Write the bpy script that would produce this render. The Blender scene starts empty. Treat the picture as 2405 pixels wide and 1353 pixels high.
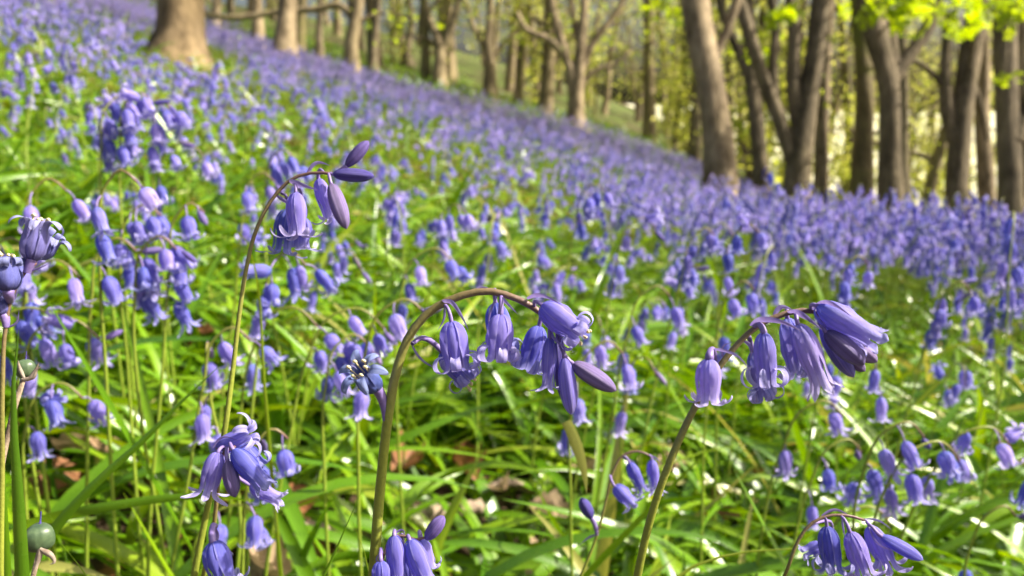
import bpy, math
import numpy as np
from mathutils import Vector, Quaternion

sc = bpy.context.scene
COL = sc.collection
rng = np.random.RandomState(7)
D2R = math.pi / 180

# ------------------------------------------------------------------ camera, sky, sun, exposure
CAM = np.array([0.0, 0.0, 0.47])
PITCH = 13.8 * D2R
FPX, CX, CY = 1816.0, 1202.5, 676.5
cd = bpy.data.cameras.new("camera")
cd.sensor_width = 36.0
cd.lens = 36.0 * FPX / 2405.0
cd.clip_start, cd.clip_end = 0.01, 2000.0
cd.dof.use_dof = True
cd.dof.focus_distance = 0.218
cd.dof.aperture_fstop = cd.lens / 1.85
cam = bpy.data.objects.new("camera", cd)
COL.objects.link(cam)
cam.location = CAM
cam.rotation_euler = (math.pi / 2 - PITCH, 0, 0)
sc.camera = cam

SUN = Vector((0.95, 0.02, 0.88)).normalized()
w = bpy.data.worlds.new("World")
sc.world = w
w.use_nodes = True
wn = w.node_tree.nodes
sky = wn.new("ShaderNodeTexSky")
sky.sky_type = 'NISHITA'
sky.sun_disc = False
sky.sun_elevation = math.asin(SUN.z)
sky.sun_rotation = math.atan2(SUN.x, SUN.y)
sky.air_density, sky.dust_density, sky.ozone_density = 1.0, 7.0, 1.0
w.node_tree.links.new(sky.outputs[0], wn["Background"].inputs[0])
wn["Background"].inputs[1].default_value = 0.082
sl = bpy.data.lights.new("sun", 'SUN')
sl.energy, sl.angle, sl.color = 4.9, 0.5 * D2R, (1.0, 0.92, 0.79)
so = bpy.data.objects.new("sun", sl)
COL.objects.link(so)
so.rotation_mode = 'QUATERNION'
so.rotation_quaternion = SUN.to_track_quat('Z', 'Y')
so.location = (8, 4, 12)
sc.view_settings.view_transform = 'Standard'
sc.view_settings.look = 'None'
sc.view_settings.exposure = 1.28
sc.view_settings.gamma = 1.0
sc.render.engine = 'CYCLES'
sc.cycles.max_bounces = 8
sc.cycles.transparent_max_bounces = 4
sc.cycles.use_denoising = True

# ------------------------------------------------------------------ helpers
FW = np.array([0, math.cos(PITCH), -math.sin(PITCH)])
UP = np.array([0, math.sin(PITCH), math.cos(PITCH)])
RT = np.array([1.0, 0, 0])


def P(px, py, d):
    """world point seen at photo pixel (px, py) and d metres ahead of the camera"""
    return CAM + d * (FW + RT * (px - CX) / FPX - UP * (py - CY) / FPX)


def depth(V):
    return (np.asarray(V) - CAM) @ FW


def smooth_(t):
    t = np.clip(t, 0, 1)
    return t * t * (3 - 2 * t)


def g(x, y):
    """height of the hillside: falls to the right, rises again into the wood far behind"""
    x = np.asarray(x, float); y = np.asarray(y, float)
    z = -0.267 * 25 * np.tanh(x / 25)
    u = x / np.maximum(y, 1.0)
    fade = 1 / (1 + np.exp((u - 0.22) * 12))
    far = np.clip(y - 13, 0, 70)
    z = z + 0.17 * 0.15 * np.logaddexp(0, (x - .3 * y) / .15) * (1 - smooth_(np.abs(x) / 30))
    z = z + fade * far * 0.055 - (1 / (1 + np.exp(-(u - 0.38) * 16))) * (np.clip(y - 2.4, 0, 60) * 0.045 + .25 * smooth_((y - 2.2) / 3))
    z = z + 0.015 * np.sin(x * 2.1 + 1) * np.sin(y * 1.7) * np.clip(y - 1, 0, 1) + 0.05 * np.sin(x * .6 + 2) * np.sin(y * .5) * np.clip((y - 4) / 6, 0, 1)
    return z


def on_ground(px, py, lift=0.0):
    """where the ray through a photo pixel meets the hillside (lift metres above it)"""
    d = 0.25
    while d < 60:
        p = P(px, py, d)
        if p[2] < g(p[0], p[1]) + lift:
            return p, d
        d *= 1.01
    return P(px, py, 60), 60


def raw_mesh(name, V, F, mats, uv=None, mi=None, rnd=None, smooth=True):
    V = np.ascontiguousarray(V, np.float32)
    F = np.ascontiguousarray(F, np.int32)
    me = bpy.data.meshes.new(name)
    n, m = len(V), len(F)
    me.vertices.add(n)
    me.vertices.foreach_set("co", V.ravel())
    me.loops.add(4 * m)
    me.loops.foreach_set("vertex_index", F.ravel())
    me.polygons.add(m)
    me.polygons.foreach_set("loop_start", np.arange(0, 4 * m, 4, dtype=np.int32))
    for mt in (mats if isinstance(mats, (list, tuple)) else [mats]):
        me.materials.append(mt)
    if mi is not None:
        me.polygons.foreach_set("material_index", np.ascontiguousarray(mi, np.int32))
    if smooth:
        me.polygons.foreach_set("use_smooth", np.ones(m, bool))
    if uv is not None:
        ul = me.uv_layers.new(name="uv")
        ul.data.foreach_set("uv", np.ascontiguousarray(np.asarray(uv, np.float32)[F.ravel()]).ravel())
    if rnd is not None:
        a = me.attributes.new("rnd", 'FLOAT', 'POINT')
        a.data.foreach_set("value", np.ascontiguousarray(rnd, np.float32))
    me.update(calc_edges=True)
    me.validate()
    return me


def link(name, me, parent=None, loc=None):
    o = bpy.data.objects.new(name, me)
    COL.objects.link(o)
    if parent is not None:
        o.parent = parent
    if loc is not None:
        o.location = loc
    return o


def mk(name, V, F, mats, uv=None, parent=None, origin=(0, 0, 0), **k):
    """one mesh object; V in world coordinates, stored relative to its thing's base"""
    return link(name, raw_mesh(name, np.asarray(V) - np.asarray(origin), F, mats, uv, **k), parent)


def thing(name, label, cat, loc, group=None):
    o = bpy.data.objects.new(name, None)
    o.empty_display_size = 0.02
    COL.objects.link(o)
    o.location = [float(c) for c in loc]
    o["label"], o["category"] = label, cat
    if group:
        o["group"] = group
    return o


def tag(o, label, cat, group=None):
    o["label"], o["category"] = label, cat
    if group:
        o["group"] = group
    return o


class Geo:
    """collects grids into one mesh"""
    def __init__(s):
        s.V, s.F, s.U, s.M, s.R, s.n = [], [], [], [], [], 0

    def add(s, V, F, U=None, mi=0, r=0.5):
        V = np.asarray(V, float)
        F = np.asarray(F, int)
        s.V.append(V); s.F.append(F + s.n)
        s.U.append(np.zeros((len(V), 2)) if U is None else U)
        s.M.append(np.full(len(F), mi)); s.R.append(np.full(len(V), r))
        s.n += len(V)

    def arrays(s):
        return np.vstack(s.V), np.vstack(s.F), np.vstack(s.U), np.concatenate(s.M), np.concatenate(s.R)

    def obj(s, name, mats, parent=None, origin=(0, 0, 0)):
        V, F, U, M, R = s.arrays()
        return mk(name, V, F, mats, U, parent, origin, mi=M, rnd=R)


def grid_faces(a, b, wrap=False):
    i = np.arange(a - 1)[:, None]
    j = np.arange(b if wrap else b - 1)[None, :]
    j2 = (j + 1) % b
    return np.stack([i * b + j, i * b + j2, (i + 1) * b + j2, (i + 1) * b + j], -1).reshape(-1, 4)


def catmull(pts, n):
    p = np.asarray(pts, float)
    if len(p) == 2:
        return p[0] + (p[1] - p[0]) * np.linspace(0, 1, n)[:, None]
    h = np.maximum(np.linalg.norm(np.diff(p[:, :3], axis=0), axis=1), 1e-9)
    L = np.concatenate([[0], np.cumsum(h)])
    sl_ = np.diff(p, axis=0) / h[:, None]
    m = np.empty_like(p)
    m[1:-1] = (sl_[1:] * h[:-1, None] + sl_[:-1] * h[1:, None]) / (h[:-1] + h[1:])[:, None]
    m[0], m[-1] = 1.5 * sl_[0] - .5 * m[1], 1.5 * sl_[-1] - .5 * m[-2]
    out = []
    for t in np.linspace(0, L[-1], n):
        k = min(np.searchsorted(L, t, 'right') - 1, len(p) - 2)
        u = (t - L[k]) / h[k]
        out.append((1 + 2 * u) * (1 - u) ** 2 * p[k] + u * (1 - u) ** 2 * h[k] * m[k] + u * u * (3 - 2 * u) * p[k + 1] + u * u * (u - 1) * h[k] * m[k + 1])
    return np.array(out)


def frames(path):
    t = np.gradient(path, axis=0)
    t /= np.linalg.norm(t, axis=1)[:, None] + 1e-12
    a = np.cross(t[0], [0, 0, 1.0])
    if np.linalg.norm(a) < 1e-3:
        a = np.array([1.0, 0, 0])
    A = []
    for i in range(len(path)):
        a = a - t[i] * (a @ t[i])
        a /= np.linalg.norm(a) + 1e-12
        A.append(a)
    A = np.array(A)
    return t, A, np.cross(t, A)


def tube(path, rad, k=8, lump=0.0, seed=0, ncap=True):
    path = np.asarray(path, float)
    rad = np.broadcast_to(np.asarray(rad, float), (len(path),))
    t, A, B = frames(path)
    ph = np.linspace(0, 2 * math.pi, k, endpoint=False)
    r = rad[:, None] * np.ones(k)[None]
    if lump:
        s = np.linspace(0, 1, len(path))[:, None] * 9
        r = r * (1 + lump * (np.sin(2 * ph + s * 1.3 + seed) + .7 * np.sin(3 * ph - s * 2.1 + seed * 2) + .5 * np.sin(5 * ph + s * 4.7 + seed) + .6 * np.sin(s * 5 + seed + 0 * ph)))
    V = path[:, None] + r[..., None] * (np.cos(ph)[None, :, None] * A[:, None] + np.sin(ph)[None, :, None] * B[:, None])
    U = np.stack(np.broadcast_arrays(ph[None] / 6.2832, np.linspace(0, 1, len(path))[:, None]), -1)
    V = V.reshape(-1, 3); U = U.reshape(-1, 2)
    F = grid_faces(len(path), k, True)
    if ncap:
        n = len(V)
        e = path[-1] + t[-1] * rad[-1] * .6
        V = np.vstack([V, e]); U = np.vstack([U, [0, 1]])
        b = (len(path) - 1) * k
        j = np.arange(0, k - 1, 2)
        cap = np.stack([b + j, b + j + 1, b + (j + 2) % k, np.full(len(j), n)], -1)
        F = np.vstack([F, cap])
    return V, F, U


def smooth01(x):
    x = np.clip(x, 0, 1)
    return x * x * (3 - 2 * x)


def orient(V, p0, axis, roll=0.0, bend=None):
    """local -Z becomes axis"""
    a = -np.asarray(axis, float)
    a /= np.linalg.norm(a)
    x = np.cross([0.13, 0.93, 0.34], a)
    x /= np.linalg.norm(x)
    y = np.cross(a, x)
    c, s = math.cos(roll), math.sin(roll)
    x2, y2 = c * x + s * y, -s * x + c * y
    W = V[:, :1] * x2 + V[:, 1:2] * y2 + V[:, 2:3] * a + p0
    if bend is not None:
        W = W + (V[:, 2:3] ** 2) * np.asarray(bend)[None]
    return W


def bell(L, R, curl=200, flare=8, lobe=.42, ns=20, nu=5, r=None, wavy=.09):
    """six tepals hanging along -Z from the origin, tips rolled back by curl degrees"""
    r = r or rng
    R = R * .82
    Vs, Fs, Us, n = [], [], [], 0
    for i in range(6):
        s0 = .70
        m1 = int(ns * .55)
        m2 = ns - m1
        s1 = np.linspace(0, 1, m1) ** 1.35
        rt = R * (.12 + .88 * (1 - np.exp(-s1 / .15)) ** .75) * (1 + .05 * np.sin(s1 * 4.2) - .16 * smooth01((s1 - .4) / .45) + .07 * smooth01((s1 - .86) / .14))
        zt = -s1 * L * .97
        cu = curl * r.uniform(.8, 1.15)
        lo = L * lobe * (1.02 + .36 * smooth01((curl - 120) / 150)) * r.uniform(.85, 1.15)
        q = np.linspace(0, 1, m2 + 1)[1:]
        th = (flare + (cu - flare) * q ** .85) * D2R
        ds = lo / m2
        rl = rt[-1] + np.cumsum(np.sin(th)) * ds
        zl = zt[-1] - np.cumsum(np.cos(th)) * ds
        rr = np.concatenate([rt, rl]); zz = np.concatenate([zt, zl])
        wt = rt * math.pi / 6 * (1.18 - .34 * smooth01((s1 - .45) / .5))
        wl = wt[-1] * (1.0 + .32 * np.sin(np.minimum(q * 1.6, 1) * math.pi / 2) - .12 * q) * np.sqrt(np.clip(1 - q ** 2.6, 0.015, 1))
        ww = np.concatenate([wt, wl])
        sv = np.concatenate([s1 * s0, s0 + (1 - s0) * q])
        u = np.linspace(-1, 1, nu)
        off = R * (.13 if i % 2 else -.02) + R * r.uniform(-.03, .03)
        ridge = R * .10 * (1 - np.abs(u)) ** 1.3 * 1.0
        rad = rr[:, None] + off + ridge[None] * (1 - smooth01((sv - .75) / .2))[:, None]
        rad = rad + (wavy * R * np.sin(sv * 17 + i * 2.3) * (sv > .2))[:, None] * (np.abs(u)[None] ** 2)
        ang = i * math.pi / 3 + u[None] * ww[:, None] / np.maximum(rr, R * .08)[:, None]
        chan = R * .16 * (u[None] ** 2) * smooth01((sv - .74) / .15)[:, None]
        V = np.stack([rad * np.cos(ang), rad * np.sin(ang), zz[:, None] + chan], -1).reshape(-1, 3)
        Vs.append(V)
        Us.append(np.stack(np.broadcast_arrays(u[None] * .5 + .5, sv[:, None]), -1).reshape(-1, 2))
        Fs.append(grid_faces(ns, nu) + n)
        n += len(V)
    return np.vstack(Vs), np.vstack(Fs), np.vstack(Us)


def budshape(L, R, ns=14, k=18, blunt=.75):
    s = np.linspace(0, 1, ns)
    R = R * .86
    rr = R * np.clip(1 - np.abs(2 * s ** (blunt + .3) - 1) ** 2.5, 0, 1) ** .62 * (.86 + .2 * s) * (1 - .25 * s ** 4) + R * .10 * (1 - s) + R * .06 * s
    ph = np.linspace(0, 2 * math.pi, k, endpoint=False)
    lob = 1 + .13 * np.abs(np.cos(3 * ph)) ** .6 - .07
    V = np.stack([rr[:, None] * np.cos(ph) * lob, rr[:, None] * np.sin(ph) * lob, -s[:, None] * L + 0 * ph], -1).reshape(-1, 3)
    uu = (ph * 6 / (2 * math.pi)) % 1
    U = np.stack(np.broadcast_arrays(uu[None], s[:, None] * .72), -1).reshape(-1, 2)
    return V, grid_faces(ns, k, True), U


def cheap_bell(L, R, k=6, far=False):
    if far:
        s, rr = np.array([0, .2, .8, 1.02]), np.array([.25, 1.0, .95, 1.75])
    else:
        s, rr = np.array([0, .08, .25, .62, .86, 1.0, .96]), np.array([.2, .75, 1.0, .92, 1.0, 1.6, 1.95])
    ph = np.linspace(0, 2 * math.pi, k, endpoint=False)
    V = np.stack([R * rr[:, None] * np.cos(ph), R * rr[:, None] * np.sin(ph), -s[:, None] * L + 0 * ph], -1).reshape(-1, 3)
    if not far:
        V.reshape(len(s), k, 3)[-1, ::2, 2] += L * .06
    U = np.stack(np.broadcast_arrays(.25 + 0 * ph[None], np.linspace(0, 1, len(s))[:, None]), -1).reshape(-1, 2)
    return V, grid_faces(len(s), k, True), U


def strap(path, width, side, fold=.25, nu=3, taper=3.0, base=.6):
    """a pointed blade along a path"""
    path = np.asarray(path, float)
    n = len(path)
    t = np.gradient(path, axis=0)
    t /= np.linalg.norm(t, axis=1)[:, None] + 1e-12
    sd = np.cross(t, side)
    sd /= np.linalg.norm(sd, axis=1)[:, None] + 1e-9
    nn = np.cross(sd, t)
    s = np.linspace(0, 1, n)
    ww = width * .5 * np.clip(1 - s ** taper, 0.02, 1) * (base + (1 - base) * np.clip(s * 3, 0, 1))
    u = np.linspace(-1, 1, nu)
    V = path[:, None] + ww[:, None, None] * (u[None, :, None] * sd[:, None] + (fold * u ** 2)[None, :, None] * nn[:, None])
    U = np.stack(np.broadcast_arrays(u[None] * .5 + .5, s[:, None]), -1).reshape(-1, 2)
    return V.reshape(-1, 3), grid_faces(n, nu), U


# ------------------------------------------------------------------ materials
class NT:
    def __init__(s, name):
        s.m = bpy.data.materials.new(name)
        s.m.use_nodes = True
        s.t = s.m.node_tree
        s.b = s.t.nodes["Principled BSDF"]
        s.out = s.t.nodes["Material Output"]

    def n(s, typ, **k):
        x = s.t.nodes.new(typ)
        for a, v in k.items():
            setattr(x, a, v)
        return x

    def l(s, a, b):
        s.t.links.new(a, b)

    def ramp(s, fac, stops):
        r = s.n("ShaderNodeValToRGB")
        e = r.color_ramp.elements
        while len(e) < len(stops):
            e.new(.5)
        for k, (p, c) in enumerate(stops):
            e[k].position = p
            e[k].color = (*c, 1) if len(c) == 3 else c
        s.l(fac, r.inputs[0])
        return r.outputs[0]

    def noise(s, vec, scale, detail=4, rough=.55, stretch=None):
        if stretch:
            mp = s.n("ShaderNodeMapping")
            mp.inputs['Scale'].default_value = stretch
            s.l(vec, mp.inputs[0])
            vec = mp.outputs[0]
        x = s.n("ShaderNodeTexNoise")
        x.inputs['Scale'].default_value = scale
        x.inputs['Detail'].default_value = detail
        x.inputs['Roughness'].default_value = rough
        s.l(vec, x.inputs['Vector'])
        return x.outputs[0]

    def math(s, op, a, b=None, c=None):
        x = s.n("ShaderNodeMath", operation=op)
        for k, v in enumerate((a, b, c)):
            if v is None:
                continue
            if isinstance(v, (int, float)):
                x.inputs[k].default_value = v
            else:
                s.l(v, x.inputs[k])
        return x.outputs[0]

    def mix(s, fac, a, b, blend='MIX'):
        x = s.n("ShaderNodeMix", data_type='RGBA', blend_type=blend)
        for k, v in ((0, fac), (6, a), (7, b)):
            if isinstance(v, (int, float)):
                x.inputs[k].default_value = v
            elif isinstance(v, tuple):
                x.inputs[k].default_value = (*v, 1)
            else:
                s.l(v, x.inputs[k])
        return x.outputs[2]

    def hsv(s, col, h=.5, sat=1.0, v=1.0):
        x = s.n("ShaderNodeHueSaturation")
        for k, val in (("Hue", h), ("Saturation", sat), ("Value", v)):
            if isinstance(val, (int, float)):
                x.inputs[k].default_value = val
            else:
                s.l(val, x.inputs[k])
        s.l(col, x.inputs["Color"])
        return x.outputs[0]

    def finish(s, col, rough=.5, spec=.5, trans=0.0, tcol=None, bump=None, bs=.3, bd=.001, coat=0):
        s.l(col, s.b.inputs['Base Color'])
        if isinstance(rough, (int, float)):
            s.b.inputs['Roughness'].default_value = rough
        else:
            s.l(rough, s.b.inputs['Roughness'])
        s.b.inputs['Specular IOR Level'].default_value = spec
        s.b.inputs['Coat Weight'].default_value = coat
        if bump is not None:
            b = s.n("ShaderNodeBump")
            b.inputs['Strength'].default_value = bs
            b.inputs['Distance'].default_value = bd
            s.l(bump, b.inputs['Height'])
            s.l(b.outputs[0], s.b.inputs['Normal'])
        if trans:
            tr = s.n("ShaderNodeBsdfTranslucent")
            s.l(tcol if tcol is not None else col, tr.inputs[0])
            mx = s.n("ShaderNodeMixShader")
            mx.inputs[0].default_value = trans
            s.l(s.b.outputs[0], mx.inputs[1])
            s.l(tr.outputs[0], mx.inputs[2])
            s.l(mx.outputs[0], s.out.inputs[0])
        return s.m


def petal_mat(name, base, mid, tip, edge, var=.12, rnd='object', trans=.32, rough=.5):
    t = NT(name)
    tc = t.n("ShaderNodeTexCoord")
    sp = t.n("ShaderNodeSeparateXYZ")
    t.l(tc.outputs['UV'], sp.inputs[0])
    u, v = sp.outputs[0], sp.outputs[1]
    col = t.ramp(v, [(0.0, base), (.25, mid), (.50, mid), (.74, tuple(.5 * a_ + .5 * b_ for a_, b_ in zip(mid, tip))), (.95, tip)])
    a = t.math('ABSOLUTE', t.math('SUBTRACT', u, .5))
    vein = t.ramp(a, [(0.0, (1, 1, 1)), (.05, (.55, .55, .55)), (.16, (0, 0, 0))])
    col = t.mix(t.math('MULTIPLY', vein, .55), col, tuple(c * .55 for c in base))
    em = t.ramp(a, [(.36, (0, 0, 0)), (.455, (.45, .45, .45)), (.5, (1, 1, 1))])
    col = t.mix(t.math('MULTIPLY', em, .7), col, edge)
    st = t.noise(tc.outputs['UV'], 1.0, 4, .6, (64, 3.0, 1))
    col = t.mix(t.math('MULTIPLY', t.ramp(st, [(.35, (0, 0, 0)), (.68, (1, 1, 1))]), .45), col, tuple(c * .62 for c in mid))
    if rnd == 'object':
        rv = t.n("ShaderNodeObjectInfo").outputs['Random']
    else:
        rv = t.n("ShaderNodeAttribute", attribute_name="rnd").outputs['Fac']
    ob = t.noise(tc.outputs['Object'], 260, 3)
    br = t.noise(tc.outputs['Object'], 420, 5, .7)
    col = t.mix(t.math('MULTIPLY', t.ramp(br, [(.60, (0, 0, 0)), (.72, (1, 1, 1))]), t.math('MULTIPLY', v, .5)), col, (.30, .22, .30))
    col = t.hsv(col, t.math('MULTIPLY_ADD', rv, .032, .484), t.math('MULTIPLY_ADD', rv, -.22, 1.08), t.math('MULTIPLY_ADD', ob, .3, t.math('MULTIPLY_ADD', rv, var * 2, .85 - var)))
    return t.finish(col, rough, .35, trans, None, st, .5, .0007)


M_PETAL = petal_mat("bluebell_petal", (.16, .16, .70), (.255, .22, .77), (.57, .54, .93), (.64, .60, .93), trans=.42)  # tips and margins naturally paler, brightened further to imitate sunlit rim highlights
M_PALE = petal_mat("pale_bluebell_petal", (.17, .20, .74), (.37, .31, .82), (.58, .56, .93), (.48, .43, .88), trans=.42)
M_BUD = petal_mat("bluebell_bud_skin", (.09, .065, .27), (.145, .10, .40), (.09, .055, .29), (.22, .17, .46), trans=.2)
M_LILAC = petal_mat("lilac_brown_bud_skin", (.15, .105, .26), (.20, .145, .37), (.14, .09, .22), (.31, .25, .47), trans=.12)
M_OLD = petal_mat("fading_petal", (.09, .085, .28), (.13, .14, .46), (.34, .38, .68), (.20, .20, .46), trans=.2)
M_CARPET = petal_mat("bluebell_carpet_petal", (.15, .14, .57), (.24, .205, .65), (.45, .41, .80), (.31, .27, .68), var=.25, rnd='attr', trans=.35)
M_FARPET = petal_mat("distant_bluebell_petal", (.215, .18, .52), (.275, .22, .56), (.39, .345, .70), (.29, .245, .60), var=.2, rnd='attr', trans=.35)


def stem_mat():
    t = NT("bluebell_stem")
    tc = t.n("ShaderNodeTexCoord")
    sp = t.n("ShaderNodeSeparateXYZ")
    t.l(tc.outputs['UV'], sp.inputs[0])
    col = t.ramp(sp.outputs[1], [(0.0, (.22, .31, .03)), (.82, (.235, .27, .035)), (.93, (.19, .15, .055)), (.99, (.15, .08, .075))])
    nz = t.noise(tc.outputs['Object'], 900, 3)
    n2 = t.noise(tc.outputs['Object'], 60, 2)
    col = t.hsv(col, .5, 1, t.math('MULTIPLY_ADD', nz, .5, t.math('MULTIPLY_ADD', n2, .5, .5)))
    return t.finish(col, .38, .5, .08, None, nz, .4, .0005)


def simple_mat(name, c1, c2, scale=200, rough=.5, trans=0.0, bs=.2, bd=.0004, spec=.5, stretch=None):
    t = NT(name)
    tc = t.n("ShaderNodeTexCoord")
    nz = t.noise(tc.outputs['Object'], scale, 5, .6, stretch)
    col = t.ramp(nz, [(.3, c1), (.7, c2)])
    return t.finish(col, rough, spec, trans, None, nz, bs, bd)


def blade_mat(name, yellow=False):
    t = NT(name)
    tc = t.n("ShaderNodeTexCoord")
    sp = t.n("ShaderNodeSeparateXYZ")
    t.l(tc.outputs['UV'], sp.inputs[0])
    at = t.n("ShaderNodeAttribute", attribute_name="rnd").outputs['Fac']
    col = t.ramp(at, [(0.0, (.045, .130, .005)), (.45, (.105, .225, .005)), (.85, (.20, .32, .009)), (.97, (.25, .31, .03)), (1.0, (.34, .30, .10))])
    st = t.noise(tc.outputs['UV'], 1, 4, .6, (22, 1.2, 1))
    col = t.hsv(col, .5, 1, t.math('MULTIPLY_ADD', st, .8, .6))
    blot = t.noise(tc.outputs['Object'], 55, 4)
    col = t.mix(t.math('MULTIPLY', t.ramp(blot, [(.55, (0, 0, 0)), (.75, (1, 1, 1))]), .22), col, (.22, .31, .02))
    yl = t.hsv(col, .486, 1.15, 1.7)
    rg = t.math('MULTIPLY_ADD', blot, .22, .15)
    return t.finish(col, rg, .6, .25, yl, st, .25, .0005)


M_STEM = stem_mat()
M_PED = simple_mat("purple_pedicel", (.17, .12, .32), (.26, .19, .44), 700, .45, .1)
M_BRACT = simple_mat("purple_bract", (.19, .13, .36), (.31, .25, .54), 350, .45, .35)
M_ANTHER = simple_mat("cream_anther", (.55, .46, .22), (.72, .64, .38), 1500, .6)
M_DRY = simple_mat("dried_petal", (.20, .14, .10), (.46, .38, .30), 420, .7, .15)
M_CAPSULE = simple_mat("green_seed_capsule", (.035, .065, .035), (.10, .15, .07), 300, .4)
M_BLADE = blade_mat("bluebell_leaf_blade")
M_LITTER = simple_mat("dead_leaf", (.20, .115, .055), (.52, .39, .24), 60, .6, .22, .4, .002)
M_RUST = simple_mat("rust_dead_leaf", (.16, .06, .022), (.38, .18, .07), 60, .6, .2, .4, .002)
M_TWIG = simple_mat("fallen_twig_bark", (.12, .085, .055), (.36, .28, .19), 110, .8, 0, .7, .003)


def bark_mat(name, dark, light, moss, mossy=.35):
    t = NT(name)
    tc = t.n("ShaderNodeTexCoord")
    a = t.noise(tc.outputs['Object'], 5, 7, .65, (1, 1, .35))
    b = t.noise(tc.outputs['Object'], 26, 5, .7, (1, 1, .28))
    c = t.noise(tc.outputs['Object'], 1.3, 4, .6)
    d = t.noise(tc.outputs['Object'], 2.6, 5, .7, (1, 1, .5))
    col = t.ramp(t.math('MULTIPLY_ADD', a, .65, t.math('MULTIPLY', b, .35)), [(.34, dark), (.62, light)])
    col = t.hsv(col, .5, 1, t.ramp(d, [(.35, (.55, .55, .55)), (.65, (1.25, 1.25, 1.25))]))
    col = t.mix(t.math('MULTIPLY', t.ramp(c, [(.46, (0, 0, 0)), (.62, (1, 1, 1))]), mossy), col, moss)
    return t.finish(col, .85, .25, 0, None, t.math('ADD', a, b), .7, .03)


M_BARK = bark_mat("pale_grey_bark", (.06, .038, .014), (.46, .36, .22), (.12, .105, .025), .25)
M_BROWN = bark_mat("brown_beech_bark", (.045, .026, .010), (.31, .225, .12), (.10, .075, .02), .35)
M_BARKD = bark_mat("brown_bark", (.04, .03, .015), (.27, .215, .13), (.06, .052, .010), .5)
M_MOSS = bark_mat("mossy_bark", (.09, .075, .03), (.24, .19, .09), (.16, .18, .03), .85)
M_FARBARK = bark_mat("distant_bark", (.13, .095, .05), (.36, .285, .16), (.17, .16, .045), .3)


def foliage_mat(name, a, b, c, trans=.5):
    t = NT(name)
    at = t.n("ShaderNodeAttribute", attribute_name="rnd").outputs['Fac']
    col = t.ramp(at, [(0.0, a), (.5, b), (1.0, c)])
    return t.finish(col, .42, .5, trans, t.hsv(col, .492, 1.05, 1.5))


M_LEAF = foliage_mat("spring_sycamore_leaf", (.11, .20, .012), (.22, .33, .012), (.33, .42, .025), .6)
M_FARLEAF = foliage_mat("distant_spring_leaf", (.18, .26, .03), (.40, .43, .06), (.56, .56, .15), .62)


def ground_mat():
    t = NT("woodland_soil")
    tc = t.n("ShaderNodeTexCoord")
    a = t.noise(tc.outputs['Object'], 38, 6, .7)
    b = t.noise(tc.outputs['Object'], 1.1, 5, .6)
    col = t.ramp(a, [(.3, (.018, .013, .007)), (.52, (.06, .04, .02)), (.72, (.16, .11, .06))])
    gr = t.ramp(a, [(.3, (.03, .055, .008)), (.7, (.13, .20, .02))])
    sp = t.n("ShaderNodeSeparateXYZ")
    t.l(tc.outputs['Object'], sp.inputs[0])
    fy = t.ramp(t.math('MULTIPLY', sp.outputs[1], .05), [(.3, (0, 0, 0)), (.6, (1, 1, 1))])
    col = t.mix(t.math('MULTIPLY', t.ramp(b, [(.42, (0, 0, 0)), (.58, (1, 1, 1))]), fy), col, gr)
    # added pale meadow, coloured so gaps in the wood show near white like sky
    fm = t.ramp(t.math('MULTIPLY', sp.outputs[1], .01), [(.56, (0, 0, 0)), (.66, (1, 1, 1))])
    fr = t.ramp(t.math('MULTIPLY_ADD', sp.outputs[0], .01, .5), [(.62, (0, 0, 0)), (.70, (1, 1, 1))])
    col = t.mix(t.math('MULTIPLY', fm, fr), col, t.ramp(b, [(.3, (.50, .50, .30)), (.7, (.66, .62, .46))]))
    return t.finish(col, .9, .2, 0, None, a, .8, .02)


M_GROUND = ground_mat()

# ------------------------------------------------------------------ the hillside
xs = np.sign(np.linspace(-1, 1, 181)) * np.abs(np.linspace(-1, 1, 181)) ** 3.2 * 400
ys = np.concatenate([[-60, -20, -8, -3], np.linspace(-1, 1, 190)[0:0], np.geomspace(.2, 600, 190) - 1.2])
X, Y = np.meshgrid(xs, ys)
hill = mk("hillside_ground", np.stack([X, Y, g(X, Y)], -1).reshape(-1, 3), grid_faces(len(ys), len(xs)), M_GROUND)
hill["kind"] = "structure"

# ------------------------------------------------------------------ bluebells: hero plants posed one by one
HERO_TIPS = []


def ground_base(p0, p1):
    """carry a stem on below the frame until it meets the soil"""
    d = p0 - p1
    d = d / np.linalg.norm(d)
    d = d * .55 + np.array([0, 0.05, -.6])
    d /= np.linalg.norm(d)
    p = p0.copy()
    while p[2] > g(p[0], p[1]) - .004:
        p = p + d * .003
    return p


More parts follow.
